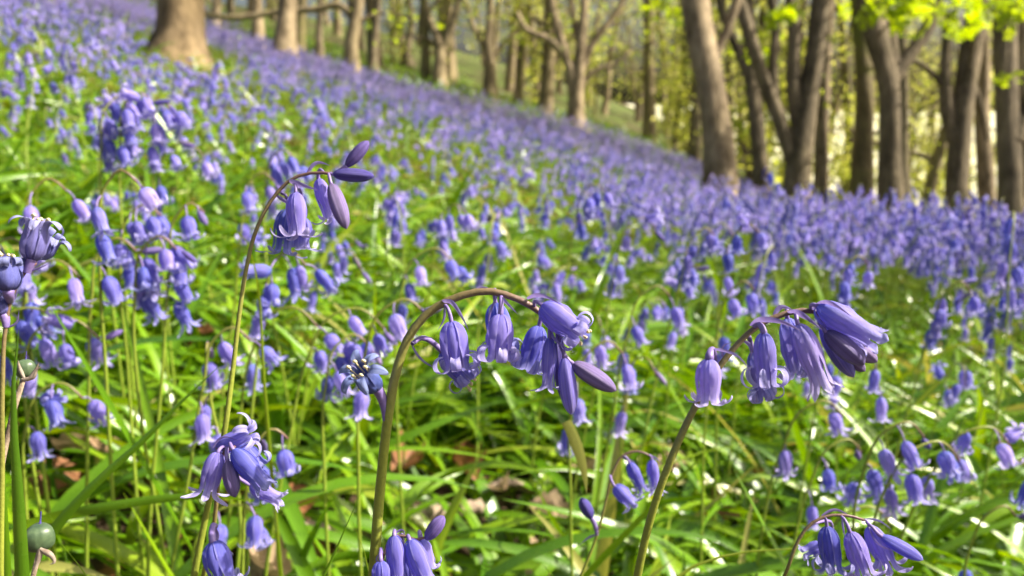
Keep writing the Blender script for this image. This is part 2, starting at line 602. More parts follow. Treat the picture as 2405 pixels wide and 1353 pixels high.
def add_flower(root, base, spec, dflt, stem_pts, r):
    """spec: kind, x0,y0,x1,y1, rpx, then options"""
    kind, x0, y0, x1, y1, rpx = spec[:6]
    o = spec[6] if len(spec) > 6 else {}
    d0 = dflt + o.get('d', 0)
    d1 = d0 + o.get('dd', 0)
    p0, p1 = P(x0, y0, d0), P(x1, y1, d1)
    ax = p1 - p0
    L = np.linalg.norm(ax)
    R = rpx / FPX * d0
    if kind == 'bell':
        V, F, U = bell(L, R, o.get('curl', 210), o.get('flare', 10), o.get('lobe', .42), 22, 7, r)
        mat = {'pale': M_PALE, 'old': M_OLD}.get(o.get('m'), M_PETAL)
        nm = 'flower'
    else:
        V, F, U = budshape(L, R, 18, 24, o.get('blunt', .72))
        mat = {'lilac': M_LILAC, 'petal': M_PETAL, 'pale': M_PALE}.get(o.get('m'), M_BUD)
        nm = 'bud'
    bd = o.get('bend', 0)
    side = np.cross(ax, FW); side /= np.linalg.norm(side)
    W = orient(V, p0, ax, o.get('roll', r.uniform(0, 1)), side * bd / max(L, 1e-4) if bd else None)
    f = mk(nm, W, F, mat, U, root, base)
    # pedicel
    if 'at' in o:
        q = P(o['at'][0], o['at'][1], dflt + o.get('atd', 0))
    else:
        k = np.argmin(np.linalg.norm(stem_pts - p0, axis=1))
        q = stem_pts[k]
    ln = np.linalg.norm(q - p0)
    if ln > .0006:
        mid = (q + p0) / 2 - ax / L * ln * .18 + np.array([0, 0, ln * .1])
        pv, pf, pu = tube(catmull([q, mid, p0, p0 + ax * .03], 10), np.linspace(.00042, .00062, 10) * o.get('pw', 1), 8)
        mk('pedicel', pv, pf, M_PED, pu, f, base)
    if o.get('st'):
        G = Geo()
        a = ax / L
        for i in range(6):
            ph = i * 1.047 + .3
            e1 = np.cross(a, [0.3, .5, .8]); e1 /= np.linalg.norm(e1); e2 = np.cross(a, e1)
            rr = R * r.uniform(.35, .7)
            off = (math.cos(ph) * e1 + math.sin(ph) * e2) * rr
            s0, s1 = p0 + ax * .6 + off * .8, p0 + ax * r.uniform(.98, 1.14) + off
            G.add(*tube(catmull([s0, s1], 4), .00022, 5))
            G.add(*tube(catmull([s1 - e1 * .0007, s1 + a * .0004, s1 + e1 * .0007], 5), [.0002, .00042, .00045, .0004, .0002], 6))
        G.obj('stamens', M_ANTHER, f, base)
    return f


def add_bract(root, base, pts, dflt, wpx, mat=None):
    pt = [P(q[0], q[1], dflt + (q[2] if len(q) > 2 else 0)) for q in pts]
    V, F, U = strap(catmull(pt, 12), wpx / FPX * dflt, FW + np.array([.1, 0, .25]), .35, 5, 1.7, .45)
    return mk('bract', V, F, mat or M_BRACT, U, root, base)


def hero(label, stem, d, w, flowers=(), bracts=(), group=None, seed=1, cat='bluebell', stemmat=None):
    r = np.random.RandomState(seed)
    pts = np.array([P(s[0], s[1], d + (s[2] if len(s) > 2 else 0)) for s in stem])
    b = ground_base(pts[0], pts[1])
    allp = np.vstack([b, pts])
    root = thing('bluebell', label, cat, b, group)
    path = catmull(allp, 110)
    rad = np.interp(np.linspace(0, 1, 110), [0, .5, .85, 1], [w[0] * 1.1, w[0], w[1] * 1.15, w[1] * .8]) * .5 / FPX * d
    V, F, U = tube(path, rad, 14, .028, seed)
    # colour turns by how near the raceme is, so let v follow the photo: last 45% of visible stem
    mk('stem', V, F, stemmat or M_STEM, U, root, b)
    for f in flowers:
        add_flower(root, b, f, d, path, r)
    for bp, bw in bracts:
        add_bract(root, b, bp, d, bw * .8)
    HERO_TIPS.append(pts[-1])
    return root


B, U_ = 'bell', 'bud'
hero("tall bluebell left of centre with two dark buds jutting right above its hanging bells",
     [(456, 1353, .012), (490, 1180, .01), (528, 1010), (548, 860), (562, 740), (577, 640), (602, 540), (640, 467), (690, 418), (735, 406), (790, 410)], .24, (23, 9),
     [(B, 695, 452, 700, 552, 26, dict(curl=150, flare=25, at=(694, 430), lobe=.5, m='', d=-.003)),
      (B, 676, 492, 662, 588, 26, dict(curl=130, flare=20, at=(662, 455), d=.006, lobe=.45)),
      (B, 712, 510, 706, 580, 25, dict(curl=130, flare=30, at=(694, 440), d=.012, lobe=.5)),
      (B, 748, 420, 778, 512, 20, dict(curl=140, flare=15, at=(760, 405), d=.006, lobe=.35)),
      (U_, 777, 430, 814, 538, 21, dict(m='lilac', at=(772, 408), blunt=.62, d=-.002)),
      (U_, 781, 409, 879, 414, 18, dict(at=(775, 407), blunt=.66)),
      (U_, 812, 392, 866, 331, 16, dict(at=(790, 409), blunt=.78, pw=1.3))],
     [([(676, 424), (700, 432, -.003), (748, 447, -.004)], 20), ([(722, 405), (742, 383), (775, 389)], 14), ([(650, 460), (662, 468), (690, 488)], 15),
      ([(786, 408), (800, 398), (815, 392)], 8)], seed=11)
hero("large arched bluebell at the centre with a brown curved stem and rolled back petals",
     [(880, 1310, .006), (893, 1150, .003), (912, 980), (933, 865), (962, 788), (1005, 735), (1070, 699), (1150, 684), (1205, 698), (1260, 727), (1300, 760)], .215, (30, 19),
     [(B, 1060, 755, 1076, 868, 36, dict(curl=320, flare=10, at=(1040, 712), lobe=.5, d=-.002)),
      (B, 1038, 825, 1102, 896, 28, dict(curl=300, flare=10, at=(968, 808), d=.009, st=1, lobe=.42, pw=1.5)),
      (B, 1176, 738, 1170, 846, 34, dict(curl=330, flare=10, at=(1177, 695), lobe=.46, d=-.003, pw=1.3)),
      (B, 1164, 712, 1186, 830, 32, dict(curl=330, flare=10, at=(1165, 690), d=.009, lobe=.44)),
      (B, 1266, 766, 1238, 868, 30, dict(curl=230, flare=12, at=(1270, 735), d=.005)),
      (B, 1291, 794, 1287, 908, 19, dict(curl=100, flare=20, at=(1288, 750), d=-.003, lobe=.3)),
      (B, 1272, 716, 1366, 786, 36, dict(curl=330, flare=8, at=(1256, 722), d=-.006, st=1, lobe=.42)),
      (U_, 1325, 838, 1342, 974, 23, dict(at=(1300, 762), m='petal', blunt=.75, d=-.004)),
      (U_, 1310, 800, 1327, 945, 19, dict(at=(1300, 762), d=.004)),
      (U_, 1344, 853, 1447, 918, 24, dict(at=(1305, 765), m='lilac', blunt=.62, d=-.004)),
      (B, 884, 912, 843, 868, 30, dict(curl=170, flare=28, at=(908, 988), m='old', st=1, dd=-.008, d=-.002, lobe=.55, pw=2.6))],
     [([(1034, 710), (1062, 712, -.004), (1085, 745, -.005), (1100, 775, -.004)], 17), ([(1044, 720), (1042, 750), (1027, 777)], 9),
      ([(1172, 696), (1190, 712, -.004), (1217, 739, -.005)], 13), ([(1238, 702), (1275, 695, -.006), (1322, 718, -.008)], 17),
      ([(1112, 683), (1130, 676), (1152, 678)], 11), ([(968, 812), (985, 840), (1035, 870)], 10), ([(966, 805), (985, 793), (1020, 795)], 9),
      ([(1294, 770), (1305, 800, -.006), (1348, 826, -.008)], 13), ([(909, 985), (903, 960), (915, 938)], 10), ([(1168, 694), (1150, 740), (1147, 790)], 9)], seed=12)
hero("big pale bluebell on the right, leaning stem with lowest bell hanging left of it",
     [(1497, 1353, .004), (1522, 1240, .002), (1560, 1120), (1615, 990), (1682, 872), (1745, 795), (1775, 768), (1830, 741), (1895, 729), (1925, 735), (1945, 755)], .205, (29, 15),
     [(B, 1666, 843, 1664, 945, 32, dict(curl=150, flare=35, at=(1678, 845), m='pale', d=-.008, lobe=.42, pw=1.9)),
      (B, 1794, 781, 1803, 905, 28, dict(curl=290, flare=20, at=(1772, 768), m='pale', d=-.005, lobe=.44, pw=1.5)),
      (B, 1768, 826, 1798, 938, 26, dict(curl=320, flare=15, at=(1752, 793), m='pale', d=.007, lobe=.42, pw=1.3)),
      (B, 1849, 748, 1872, 880, 29, dict(curl=170, flare=15, at=(1850, 735), m='pale', d=.006, lobe=.34)),
      (B, 1874, 762, 1928, 900, 31, dict(curl=50, flare=12, at=(1870, 732), m='pale', d=-.004, lobe=.28)),
      (B, 1918, 718, 2052, 797, 37, dict(curl=60, flare=2, at=(1905, 728), m='pale', d=-.004, lobe=.17)),
      (U_, 1928, 765, 2005, 886, 24, dict(at=(1930, 742), m='petal', d=.006)),
      (U_, 1938, 778, 2030, 856, 27, dict(at=(1938, 750), m='lilac', d=-.004, blunt=.66)),
      (U_, 1962, 782, 2060, 850, 25, dict(at=(1944, 756), m='lilac', d=.003, blunt=.66)),
      (U_, 1950, 800, 2032, 872, 20, dict(at=(1945, 757), m='lilac', d=.006))],
     [([(1764, 766), (1785, 752, -.004), (1830, 755, -.007), (1887, 781, -.008)], 22), ([(1850, 736), (1880, 738, -.006), (1932, 776, -.007)], 24),
      ([(1672, 842), (1690, 822, -.008), (1725, 832, -.010), (1765, 876, -.010)], 13), ([(1818, 741), (1835, 722), (1862, 728)], 20),
      ([(1908, 730), (1950, 712, -.008), (2002, 745, -.010)], 20), ([(1700, 845), (1698, 815), (1722, 803)], 9), ([(1745, 800), (1760, 810), (1762, 845)], 14)], seed=13)
hero("short bluebell with a drooping fan of bells on the tall stem near the lower left",
     [(478, 1353, .02), (503, 1230, .01), (512, 1140, .006), (520, 1075), (535, 1052), (552, 1050)], .232, (19, 11),
     [(B, 512, 1062, 487, 1156, 26, dict(curl=110, flare=25, at=(530, 1055), lobe=.42, d=-.004)),
      (U_, 534, 1082, 552, 1168, 20, dict(m='lilac', at=(536, 1056), d=-.006, blunt=.62)),
      (B, 548, 1056, 618, 1138, 27, dict(curl=40, flare=5, at=(546, 1051), lobe=.22, d=-.006)),
      (B, 510, 1052, 592, 1018, 25, dict(curl=190, flare=15, at=(540, 1052), lobe=.55, d=.003)),
      (B, 560, 1048, 612, 1100, 26, dict(curl=220, flare=20, at=(545, 1051), d=.012)),
      (B, 500, 1272, 530, 1368, 34, dict(curl=170, flare=15, at=(507, 1236), lobe=.5, d=-.008, pw=1.7)),
      (B, 588, 1140, 655, 1172, 20, dict(curl=70, flare=15, at=(520, 1080), d=.03, lobe=.3))],
     [([(500, 1052), (520, 1028), (560, 1036)], 9), ([(505, 1240), (510, 1255), (502, 1290)], 13)], seed=14)
hero("bluebell cropped by the bottom edge with a dark pointed bud turned up to the right",
     [(885, 1380, .004), (897, 1320), (912, 1275), (930, 1255), (958, 1262), (985, 1268), (1002, 1262)], .215, (14, 8),
     [(B, 926, 1258, 936, 1372, 25, dict(curl=120, flare=20, at=(928, 1254), d=-.004)),
      (B, 962, 1268, 1004, 1372, 28, dict(curl=60, flare=8, at=(958, 1262), d=-.003)),
      (B, 948, 1290, 966, 1372, 22, dict(curl=90, flare=8, at=(945, 1258), d=.006)),
      (B, 990, 1265, 1008, 1330, 20, dict(curl=200, flare=8, at=(986, 1268), d=.008, m='pale')),
      (B, 894, 1318, 898, 1385, 23, dict(curl=120, flare=20, at=(897, 1300), d=-.008)),
      (U_, 1000, 1268, 1043, 1212, 19, dict(at=(1000, 1264), blunt=.78))],
     [([(922, 1258), (945, 1245), (950, 1275)], 8), ([(896, 1330), (884, 1315), (892, 1298)], 8), ([(965, 1262), (985, 1275), (990, 1285)], 8)], seed=15)
hero("bluebell in the bottom right corner with three flared bells and a long slim bud",
     [(1835, 1370, .004), (1852, 1330), (1872, 1275), (1898, 1236), (1935, 1214), (1985, 1210), (2030, 1222)], .245, (16, 8),
     [(B, 1942, 1236, 1956, 1335, 27, dict(curl=210, flare=15, at=(1936, 1212))),
      (B, 1996, 1250, 2030, 1345, 27, dict(curl=190, flare=15, at=(1975, 1212), d=-.003)),
      (B, 2042, 1236, 2088, 1330, 26, dict(curl=160, flare=15, at=(2030, 1220))),
      (U_, 2068, 1258, 2168, 1315, 17, dict(at=(2034, 1226), m='petal', d=-.003)),
      (B, 1930, 1280, 1890, 1298, 18, dict(curl=90, flare=15, at=(1905, 1232), d=.02))],
     [([(1930, 1212), (1960, 1198), (1998, 1214)], 12), ([(2028, 1220), (2060, 1222), (2095, 1245)], 8), ([(2040, 1232), (2060, 1275, -.004), (2105, 1296, -.005)], 9), ([(1978, 1215), (1982, 1250), (1986, 1268)], 8)], seed=16)
hero("small bluebell with three bells hooked over between the centre and right tall stems",
     [(1362, 1360), (1402, 1258), (1425, 1170), (1440, 1108), (1462, 1070), (1500, 1060), (1528, 1072)], .34, (12, 6),
     [(B, 1478, 1086, 1508, 1148, 16, dict(curl=130, flare=20, at=(1462, 1070))),
      (B, 1531, 1080, 1538, 1146, 15, dict(curl=80, flare=15, at=(1524, 1068))),
      (B, 1444, 1142, 1484, 1182, 19, dict(curl=120, flare=20, at=(1436, 1120), d=-.01)),
      (U_, 1390, 1218, 1364, 1170, 16, dict(at=(1402, 1256), m='', pw=2))],
     [([(1458, 1074), (1475, 1080), (1494, 1086)], 8), ([(1402, 1256), (1385, 1262), (1362, 1280)], 9), ([(1526, 1070), (1540, 1076), (1552, 1086)], 7)], seed=17)
hero("fading bluebell at the left edge with steel blue petals turned upward",
     [(2, 1353, .004), (5, 1100, .002), (6, 900), (12, 780), (30, 690), (58, 640), (84, 618)], .2, (20, 10),
     [(B, 74, 612, 92, 520, 31, dict(curl=190, flare=14, at=(64, 640), m='old', st=1, lobe=.42, pw=2.4)),
      (B, 78, 602, 124, 550, 32, dict(curl=190, flare=20, at=(70, 622), m='old', d=.006, lobe=.4, pw=2)),
      (B, 20, 684, 14, 606, 33, dict(curl=330, flare=15, at=(24, 706), m='old', st=1, d=-.004, pw=2.2)),
      (B, 10, 742, -16, 700, 26, dict(curl=160, flare=15, at=(14, 768), m='old', pw=2))],
     [([(52, 640), (85, 632), (118, 618)], 9), ([(20, 712), (34, 700), (40, 672)], 8), ([(14, 770), (36, 760), (44, 725)], 8)], seed=18)


def capsule(label, px, py, d, rpx, stem, dry):
    """a ripening seed head: ribbed pod with its style, papery petals and stalk"""
    c = P(px, py, d)
    R = rpx / FPX * d
    pts = np.array([P(q[0], q[1], d) for q in stem])
    b = ground_base(pts[0], pts[0] + (pts[1] - pts[0]))
    root = thing('seed_head', label, 'seed head', b)
    path = catmull(np.vstack([b, pts]), 30)
    V, F, U = tube(path, np.linspace(.0011, .0007, 30), 10, .02)
    mk('stalk', V, F, M_TWIG, U, root, b)
    s = np.linspace(0, math.pi, 16); ph = np.linspace(0, 2 * math.pi, 36, endpoint=False)
    rr = R * np.sin(s)[:, None] ** .8 * (.92 + .20 * np.abs(np.cos(1.5 * ph)) ** .8 + .03 * np.cos(6 * ph)[None] + .04 * np.sin(3 * s)[:, None])
    V = np.stack([rr * np.cos(ph), rr * np.sin(ph), -R * 1.05 * np.cos(s)[:, None] + 0 * ph], -1).reshape(-1, 3) + c
    mk('pod', V, grid_faces(16, 36, True), M_CAPSULE, None, root, b)
    V, F, U = tube(catmull([c + UP * R * .8, c + UP * R * 1.3 + RT * R * .06, c + UP * R * 1.95 + RT * R * .1], 8), [R * .17, R * .13, R * .08, R * .06, R * .05, R * .05, R * .05, R * .06], 7)
    mk('style', V, F, M_BUD, U, root, b)
    for dp in dry:
        V, F, U = strap(catmull([P(q[0], q[1], d - .003) for q in dp], 12), R * .55, FW, .6, 5, 2.5, .5)
        mk('dried_petal', V, F, M_DRY, U, root, b)


capsule("round green seed pod with dried petals at the bottom left beside the broad leaf", 93, 1262, .215, 31,
        [(78, 1350), (86, 1315), (93, 1292)], [[(92, 1290), (104, 1298), (118, 1306), (126, 1322), (116, 1326)], [(92, 1290), (88, 1312), (80, 1340)], [(68, 1275), (66, 1262), (75, 1255)]])
capsule("withered bluebell pod wrapped in grey papery petals beside the broad leaf at the left edge", 60, 866, .215, 21,
        [(36, 940), (44, 905), (56, 886)], [[(50, 890), (62, 892), (80, 872), (92, 850)], [(56, 888), (46, 870), (42, 845)], [(58, 890), (76, 886), (86, 868), (98, 862)]])

# ------------------------------------------------------------------ bluebells: grown plants
def grow(r, H, lod=0, nb=None, arch=None, t0=.78, pb=.6):
    """stem (with its flower stalks) and flowers in local coordinates, arching towards +X"""
    arch = arch if arch is not None else r.uniform(.35, 1.0)
    lean = r.uniform(-.02, .05)
    a = .055 * arch
    pts = np.array([[0, 0, 0], [lean * .3, r.uniform(-.006, .006), H * .35], [lean * .8, r.uniform(-.008, .008), H * .68],
                    [lean + a * .12, 0, H * .88], [lean + a * .42, 0, H * .975], [lean + a * .75, 0, H * (1.0 - .01 * arch)], [lean + a * 1.05, 0, H - .018 * arch]])
    fine = catmull(pts, 80)
    ix = {0: [0, 12, 24, 36, 45, 52] + list(range(56, 80)), 1: [0, 20, 40, 56, 62, 67, 72, 76, 79], 2: [0, 30, 58, 66, 73, 79]}[lod]
    path = fine[ix]
    np_ = len(ix)
    rs = .0015 - .0008 * np.array(ix) / 79
    S = Geo()
    S.add(*tube(path, rs, {0: 7, 1: 4, 2: 3}[lod], ncap=lod == 0))
    nb = nb or r.randint(4, 10)
    fl = []
    for i in range(nb):
        t = t0 + (.99 - t0) * (i + r.uniform(-.3, .3)) / max(nb - 1, 1)
        q = fine[int(np.clip(t, 0, .999) * 80)]
        k = i / max(nb - 1, 1)
        isbud = k > .72 and r.rand() < pb
        side = r.uniform(-1, 1)
        ax = np.array([r.uniform(-.15, .35) + .5 * k * arch, side * .5, -1.0 + (.55 * k if isbud else 0)])
        if isbud and r.rand() < .3:
            ax = np.array([1.0, side * .4, r.uniform(-.2, .5)])
        if r.rand() < .07:
            ax = np.array([side, r.uniform(-1, 1), .2])
        ax /= np.linalg.norm(ax)
        p0 = q + np.array([r.uniform(-.002, .005), side * .007, -r.uniform(.001, .006)]) * (.35 if isbud else 1) + ax * (.001 if isbud else .003)
        L = r.uniform(.0135, .0175) * (1 - .12 * k)
        R = r.uniform(.0033, .0042)
        if lod == 0:
            S.add(*tube(catmull([q, (q + p0) / 2 + [0, 0, .0015], p0 + ax * .001], 5), .0005, 5), mi=1)
            if isbud:
                V, F, U = budshape(L * .95, R * .60, 10, 12, .68)
                fl.append(('bud', orient(V, p0, ax, r.uniform(0, 6)), F, U, M_LILAC if r.rand() < .35 else M_BUD))
            else:
                V, F, U = bell(L, R * 1.2, r.uniform(80, 230), 16, r.uniform(.34, .52), 14, 5, r)
                fl.append(('flower', orient(V, p0, ax, r.uniform(0, 6)), F, U, M_PALE if r.rand() < .25 else M_PETAL))
        else:
            V, F, U = cheap_bell(L * 1.08, R * (.75 if isbud else 1.05), 6 if lod == 1 else 4, lod == 2)
            fl.append(('flower', orient(V, p0, ax, r.uniform(0, 6)), F, U, None))
    return S, fl, path[-3]


def put_plant(label, px, py, d, H_dir, nb=None, group=None, seed=0, arch=None):
    """a plant whose flower head stands at the photo pixel, rooted in the hillside below it"""
    r = np.random.RandomState(seed)
    head = P(px, py, d)
    lean_dir = math.radians(H_dir)
    H = .3
    c, s = math.cos(lean_dir), math.sin(lean_dir)
    for _ in range(6):
        st = r.get_state()
        S, fl, tip = grow(r, H, 0, nb, arch, .86 if nb > 5 else .8, .3)
        r.set_state(st)
        off = np.array([c * tip[0], s * tip[0]])
        bx, by = head[0] - off[0], head[1] - off[1]
        H = float(np.clip(head[2] - g(bx, by) + .005, .06, .5))
    S, fl, tip = grow(r, H, 0, nb, arch, .86 if nb > 5 else .8, .3)
    root = thing('bluebell', label, 'bluebell', (bx, by, float(g(bx, by)) - .003), group)
    root.rotation_euler.z = lean_dir
    S.obj('stem', [M_STEM, M_PED], root)
    for nm, V, F, U, m in fl:
        mk(nm, V, F, m, U, root)
    HERO_TIPS.append(head)
    return root


MID = [
    ("bluebell with a thick sunlit bunch of lilac bells in front of the big left trunk", 330, 215, 0.62, 10, 13),
    ("bluebell with lilac bells forming the left end of the sunlit bunch below the trunk", 285, 225, 0.64, 40, 10),
    ("bluebell with lilac bells trailing off the right end of the sunlit bunch", 385, 235, 0.64, -30, 9),
    ("bluebell with a droopy purple head just right of the sunlit bunch below the left trunk", 455, 330, 0.68, 0, 5),
    ("bluebell with a crowded wide head of pale bells at the middle left", 350, 480, 0.50, 10, 7),
    ("bluebell with a tight bunch of pale bells left of the tall arching stem", 450, 478, 0.48, 20, 5),
    ("bluebell with stacked bells and a purple side bud at the middle left", 385, 555, 0.46, 0, 8),
    ("bluebell with a thick bunch of bells behind the faded flower left of centre", 842, 785, 0.49, 20, 7),
    ("bluebell with pale bells directly under the tall arching head", 690, 590, 0.46, -10, 7),
    ("bluebell with a white tipped top and two lone bells beside the tall stem", 722, 720, 0.49, 0, 2),
    ("bluebell with two slender bells below a dark purple bud at the left", 205, 745, 0.46, 10, 4),
    ("bluebell with starry open flowers low at the left beside a dark stem", 170, 900, 0.46, 10, 4),
    ("bluebell with long bells above the steel blue fading flower at the left edge", 120, 420, 0.46, 20, 5),
    ("bluebell with a dull purple head leaning up to the right at the middle left", 285, 400, 0.42, 5, 4),
    ("bluebell with open pale purple bells behind the left edge fading flower", 40, 560, 0.46, 10, 6),
    ("bluebell with a slanting bell over the fading flower's dark stalk at the left", 160, 610, 0.46, 0, 2),
    ("bluebell with pale bells beside a green stem below the fading flower at the left", 120, 720, 0.46, 10, 4),
    ("bluebell with a dusky upright bud near the middle left", 290, 560, 0.46, 10, 2),
    ("bluebell with three blue bells hanging behind the central arching stem", 975, 700, 0.44, 10, 4),
    ("bluebell with slim bells between the central arch and the tall left stem", 880, 720, 0.52, 10, 3),
    ("bluebell with a loose head of lilac bells above the central arch", 1045, 580, 0.58, 10, 5),
    ("bluebell with a round purple head above and left of the central arch", 1075, 480, 0.72, 0, 6),
    ("bluebell with a small pale head hanging right of the central buds", 1440, 800, 0.49, 10, 4),
    ("bluebell with a wide row of bells in the middle of the right side", 1660, 535, 0.65, 10, 6),
    ("bluebell with a wide sunlit row of bells right of the middle", 1760, 525, 0.65, 0, 6),
    ("bluebell with tall white edged bells standing high in the middle of the carpet", 1400, 430, 0.77, 0, 6),
    ("bluebell with long pale bells among the carpet above the central buds", 1520, 510, 0.70, 10, 5),
    ("bluebell with a lone drooping blue bell above the leaning right stem", 1555, 670, 0.58, 10, 3),
    ("bluebell with a purple head behind the pale bells of the leaning right stem", 1750, 660, 0.58, 0, 4),
    ("bluebell with two bells standing low beyond the right plant's bells", 1960, 940, 0.49, 0, 2),
    ("bluebell with a long nodding row of bells at the lower right", 2150, 990, 0.46, 0, 5),
    ("bluebell with close blue bells at the lower right near the long nodding row", 2240, 1030, 0.46, 10, 4),
    ("bluebell with bells at the right edge above the corner plants", 2360, 1000, 0.49, 0, 5),
    ("bluebell with little bells over the brown dead leaves at the lower right", 2010, 1030, 0.52, 10, 3),
    ("bluebell with one pale bell cut by the right edge near the bottom", 2370, 1190, 0.49, 0, 2),
    ("bluebell with two dark upright buds behind the bottom right corner plant", 2080, 1190, 0.49, 0, 2),
    ("bluebell with soft blue bells high on the right side of the carpet", 2020, 600, 0.65, 10, 6),
    ("bluebell with a full head near the right edge of the carpet", 2260, 660, 0.65, 0, 6),
    ("bluebell with bells and a bud behind the fan of bells at the lower left", 650, 1010, 0.40, 20, 5),
    ("bluebell with a star shaped open flower under the lower left fan of bells", 600, 1185, 0.46, 10, 2),
    ("bluebell with pale bells right of the bending yellow leaf at the middle left", 560, 770, 0.44, 10, 4),
    ("bluebell with two pale bells beside the tall arching plant's shoulder", 620, 405, 0.61, 10, 4),
    ("bluebell with a large pale head above the tall arching plant", 670, 350, 0.66, 0, 7),
]
for i, (lb, px, py, d, az, nb) in enumerate(MID):
    put_plant(lb, px, py, d, az, nb, 'bluebells one by one among the leaves', 300 + i, .55 if nb > 5 else None)

# plants of the near carpet: kinds built once, then copied part by part
KINDS = []
for k in range(18):
    r = np.random.RandomState(500 + k)
    S, fl, tip = grow(r, r.uniform(.25, .34), 0, r.randint(3, 11))
    V, F, U, M, R_ = S.arrays()
    sm = raw_mesh('stem', V, F, [M_STEM, M_PED], U, mi=M, rnd=R_)
    KINDS.append([('stem', sm)] + [(nm, raw_mesh(nm, v, f, m, u)) for nm, v, f, u, m in fl])

protos = {}
N_IND = 300 - len(MID) - 8
cells = []
r = np.random.RandomState(77)
tries = 0
PX_TIPS = [(((t - CAM) @ RT) / max(depth(t), .01), -((t - CAM) @ UP) / max(depth(t), .01), depth(t)) for t in HERO_TIPS]
while len(cells) < N_IND and tries < 60000:
    tries += 1
    d = r.uniform(.42, 2.45)
    u = r.uniform(-.72, .72)
    dens = np.interp(d, [.42, .6, .85, 1.3, 2.0, 2.5], [.07, .13, .26, .50, .9, 1.0]) * (1.5 if u < -.2 else 1.0)
    if r.rand() > dens * d / 2.9:
        continue
    x, y = u * d, d * .97
    y = d / math.cos(PITCH) - .09
    if any((x - a) ** 2 + (y - b) ** 2 < (.05 + .01 * d) ** 2 for a, b, *_ in cells):
        continue
    zr = g(x, y)
    hv = np.array([x, y, zr + .29]) - CAM
    uu, vv, dd = (hv @ RT) / (hv @ FW), -(hv @ UP) / (hv @ FW), hv @ FW
    # leave the sharp foreground heads free of near neighbours
    if dd < .75 and any(abs(uu - a) < .075 and -.07 < vv - b < .16 and dd < c + .45 for a, b, c in PX_TIPS[:8]):
        continue
    cells.append((x, y, r.uniform(0, 360), r.randint(len(KINDS)), r.uniform(.82, 1.15), uu, dd))
SIDE = [(-9, -.42, "at the far left"), (-.42, -.15, "left of the middle"), (-.15, .15, "in the middle"), (.15, .42, "right of the middle"), (.42, 9, "at the far right")]
BAND = [(0, .8, "nearest row"), (.8, 1.3, "second soft row"), (1.3, 9, "back soft row")]
for x, y, az, k, s, uu, dd in cells:
    sd = [t for a, b, t in SIDE if a <= uu < b][0]
    bn = [t for a, b, t in BAND if a <= dd < b][0]
    lab = "soft focus bluebell in the %s of flowers, %s" % (bn, sd)
    loc = (x, y, float(g(x, y)) - .004)
    if k not in protos:
        root = thing('bluebell', lab, 'bluebell', loc, 'bluebells of the near carpet, ' + bn + ' ' + sd)
        for nm, me in KINDS[k]:
            link(nm, me, root)
        protos[k] = root
    else:
        src = protos[k]
        root = src.copy()
        COL.objects.link(root)
        root["label"], root["group"] = lab, 'bluebells of the near carpet, ' + bn + ' ' + sd
        for ch in src.children:
            c = ch.copy()
            COL.objects.link(c)
            c.parent = root
    root.location = loc
    root.rotation_euler = (r.uniform(-.08, .08), r.uniform(-.02, .14), math.radians(az * .55 - 60 if r.rand() < .7 else az))
    root.scale = (s, s, s * (1 + .3 * float(smooth_((uu - .1) / .3))))


# the rest of the carpet: too many to count, one object
def merged_kinds(lod, n, seed):
    out = []
    for k in range(n):
        q = np.random.RandomState(seed + k)
        S, fl, _ = grow(q, q.uniform(.25, .33), lod, q.randint(5, 10))
        G = Geo()
        V, F, U, M, R_ = S.arrays()
        G.add(V, F, U, 0)
        for nm, v, f, u, m in fl:
            G.add(v, f, u, 1)
        out.append(G.arrays())
    return out


def scatter(kinds, xy, seed, smin=.85, smax=1.15):
    q = np.random.RandomState(seed)
    ids = q.randint(len(kinds), size=len(xy))
    Vs, Fs, Us, Ms, Rs, n = [], [], [], [], [], 0
    for k, (V, F, U, M, R_) in enumerate(kinds):
        pts = xy[ids == k]
        m = len(pts)
        if not m:
            continue
        a = q.uniform(-1.6, 1.6, m) - .2
        s = q.uniform(smin, smax, m) * shorter(pts)
        c, sn = np.cos(a) * s, np.sin(a) * s
        W = np.empty((m, len(V), 3))
        tx, ty = q.uniform(-.10, .16, m), q.uniform(-.1, .1, m)
        uu = pts[:, 0] / np.maximum(pts[:, 1], .3)
        hi = 1 + .28 * smooth_((uu - .12) / .3) * (1 - smooth_((pts[:, 1] - 3) / 4))
        W[..., 0] = c[:, None] * V[:, 0] - sn[:, None] * V[:, 1] + pts[:, :1] + tx[:, None] * V[:, 2]
        W[..., 1] = sn[:, None] * V[:, 0] + c[:, None] * V[:, 1] + pts[:, 1:2] + ty[:, None] * V[:, 2]
        W[..., 2] = (s * hi)[:, None] * V[:, 2] + g(pts[:, 0], pts[:, 1])[:, None]
        Vs.append(W.reshape(-1, 3))
        Fs.append((F[None] + (np.arange(m) * len(V))[:, None, None]).reshape(-1, 4) + n)
        Us.append(np.tile(U, (m, 1))); Ms.append(np.tile(M, m))
        Rs.append(np.repeat(q.rand(m), len(V)))
        n += m * len(V)
    return np.vstack(Vs), np.vstack(Fs), np.vstack(Us), np.concatenate(Ms), np.concatenate(Rs)


def wedge(q, n, y0, y1, u0=-.80, u1=.80, p=1.0):
    """points spread over the part of the hillside in view, even per area when p is 1"""
    a = q.rand(n)
    y = np.sqrt(y0 ** 2 + a ** p * (y1 ** 2 - y0 ** 2))
    return np.stack([y * q.uniform(u0, u1, n), y], -1)


def clump(q, xy, keep=.8):
    v = np.sin(xy[:, 0] * 2.3 + 1.1) * np.sin(xy[:, 1] * 1.9 + .4) + .6 * np.sin(xy[:, 0] * 5.1) * np.sin(xy[:, 1] * 4.3 + 2)
    return xy[q.rand(len(xy)) < np.clip(keep + v * .3, .12, 1)]


FOOT, DT1 = on_ground(425, 178)


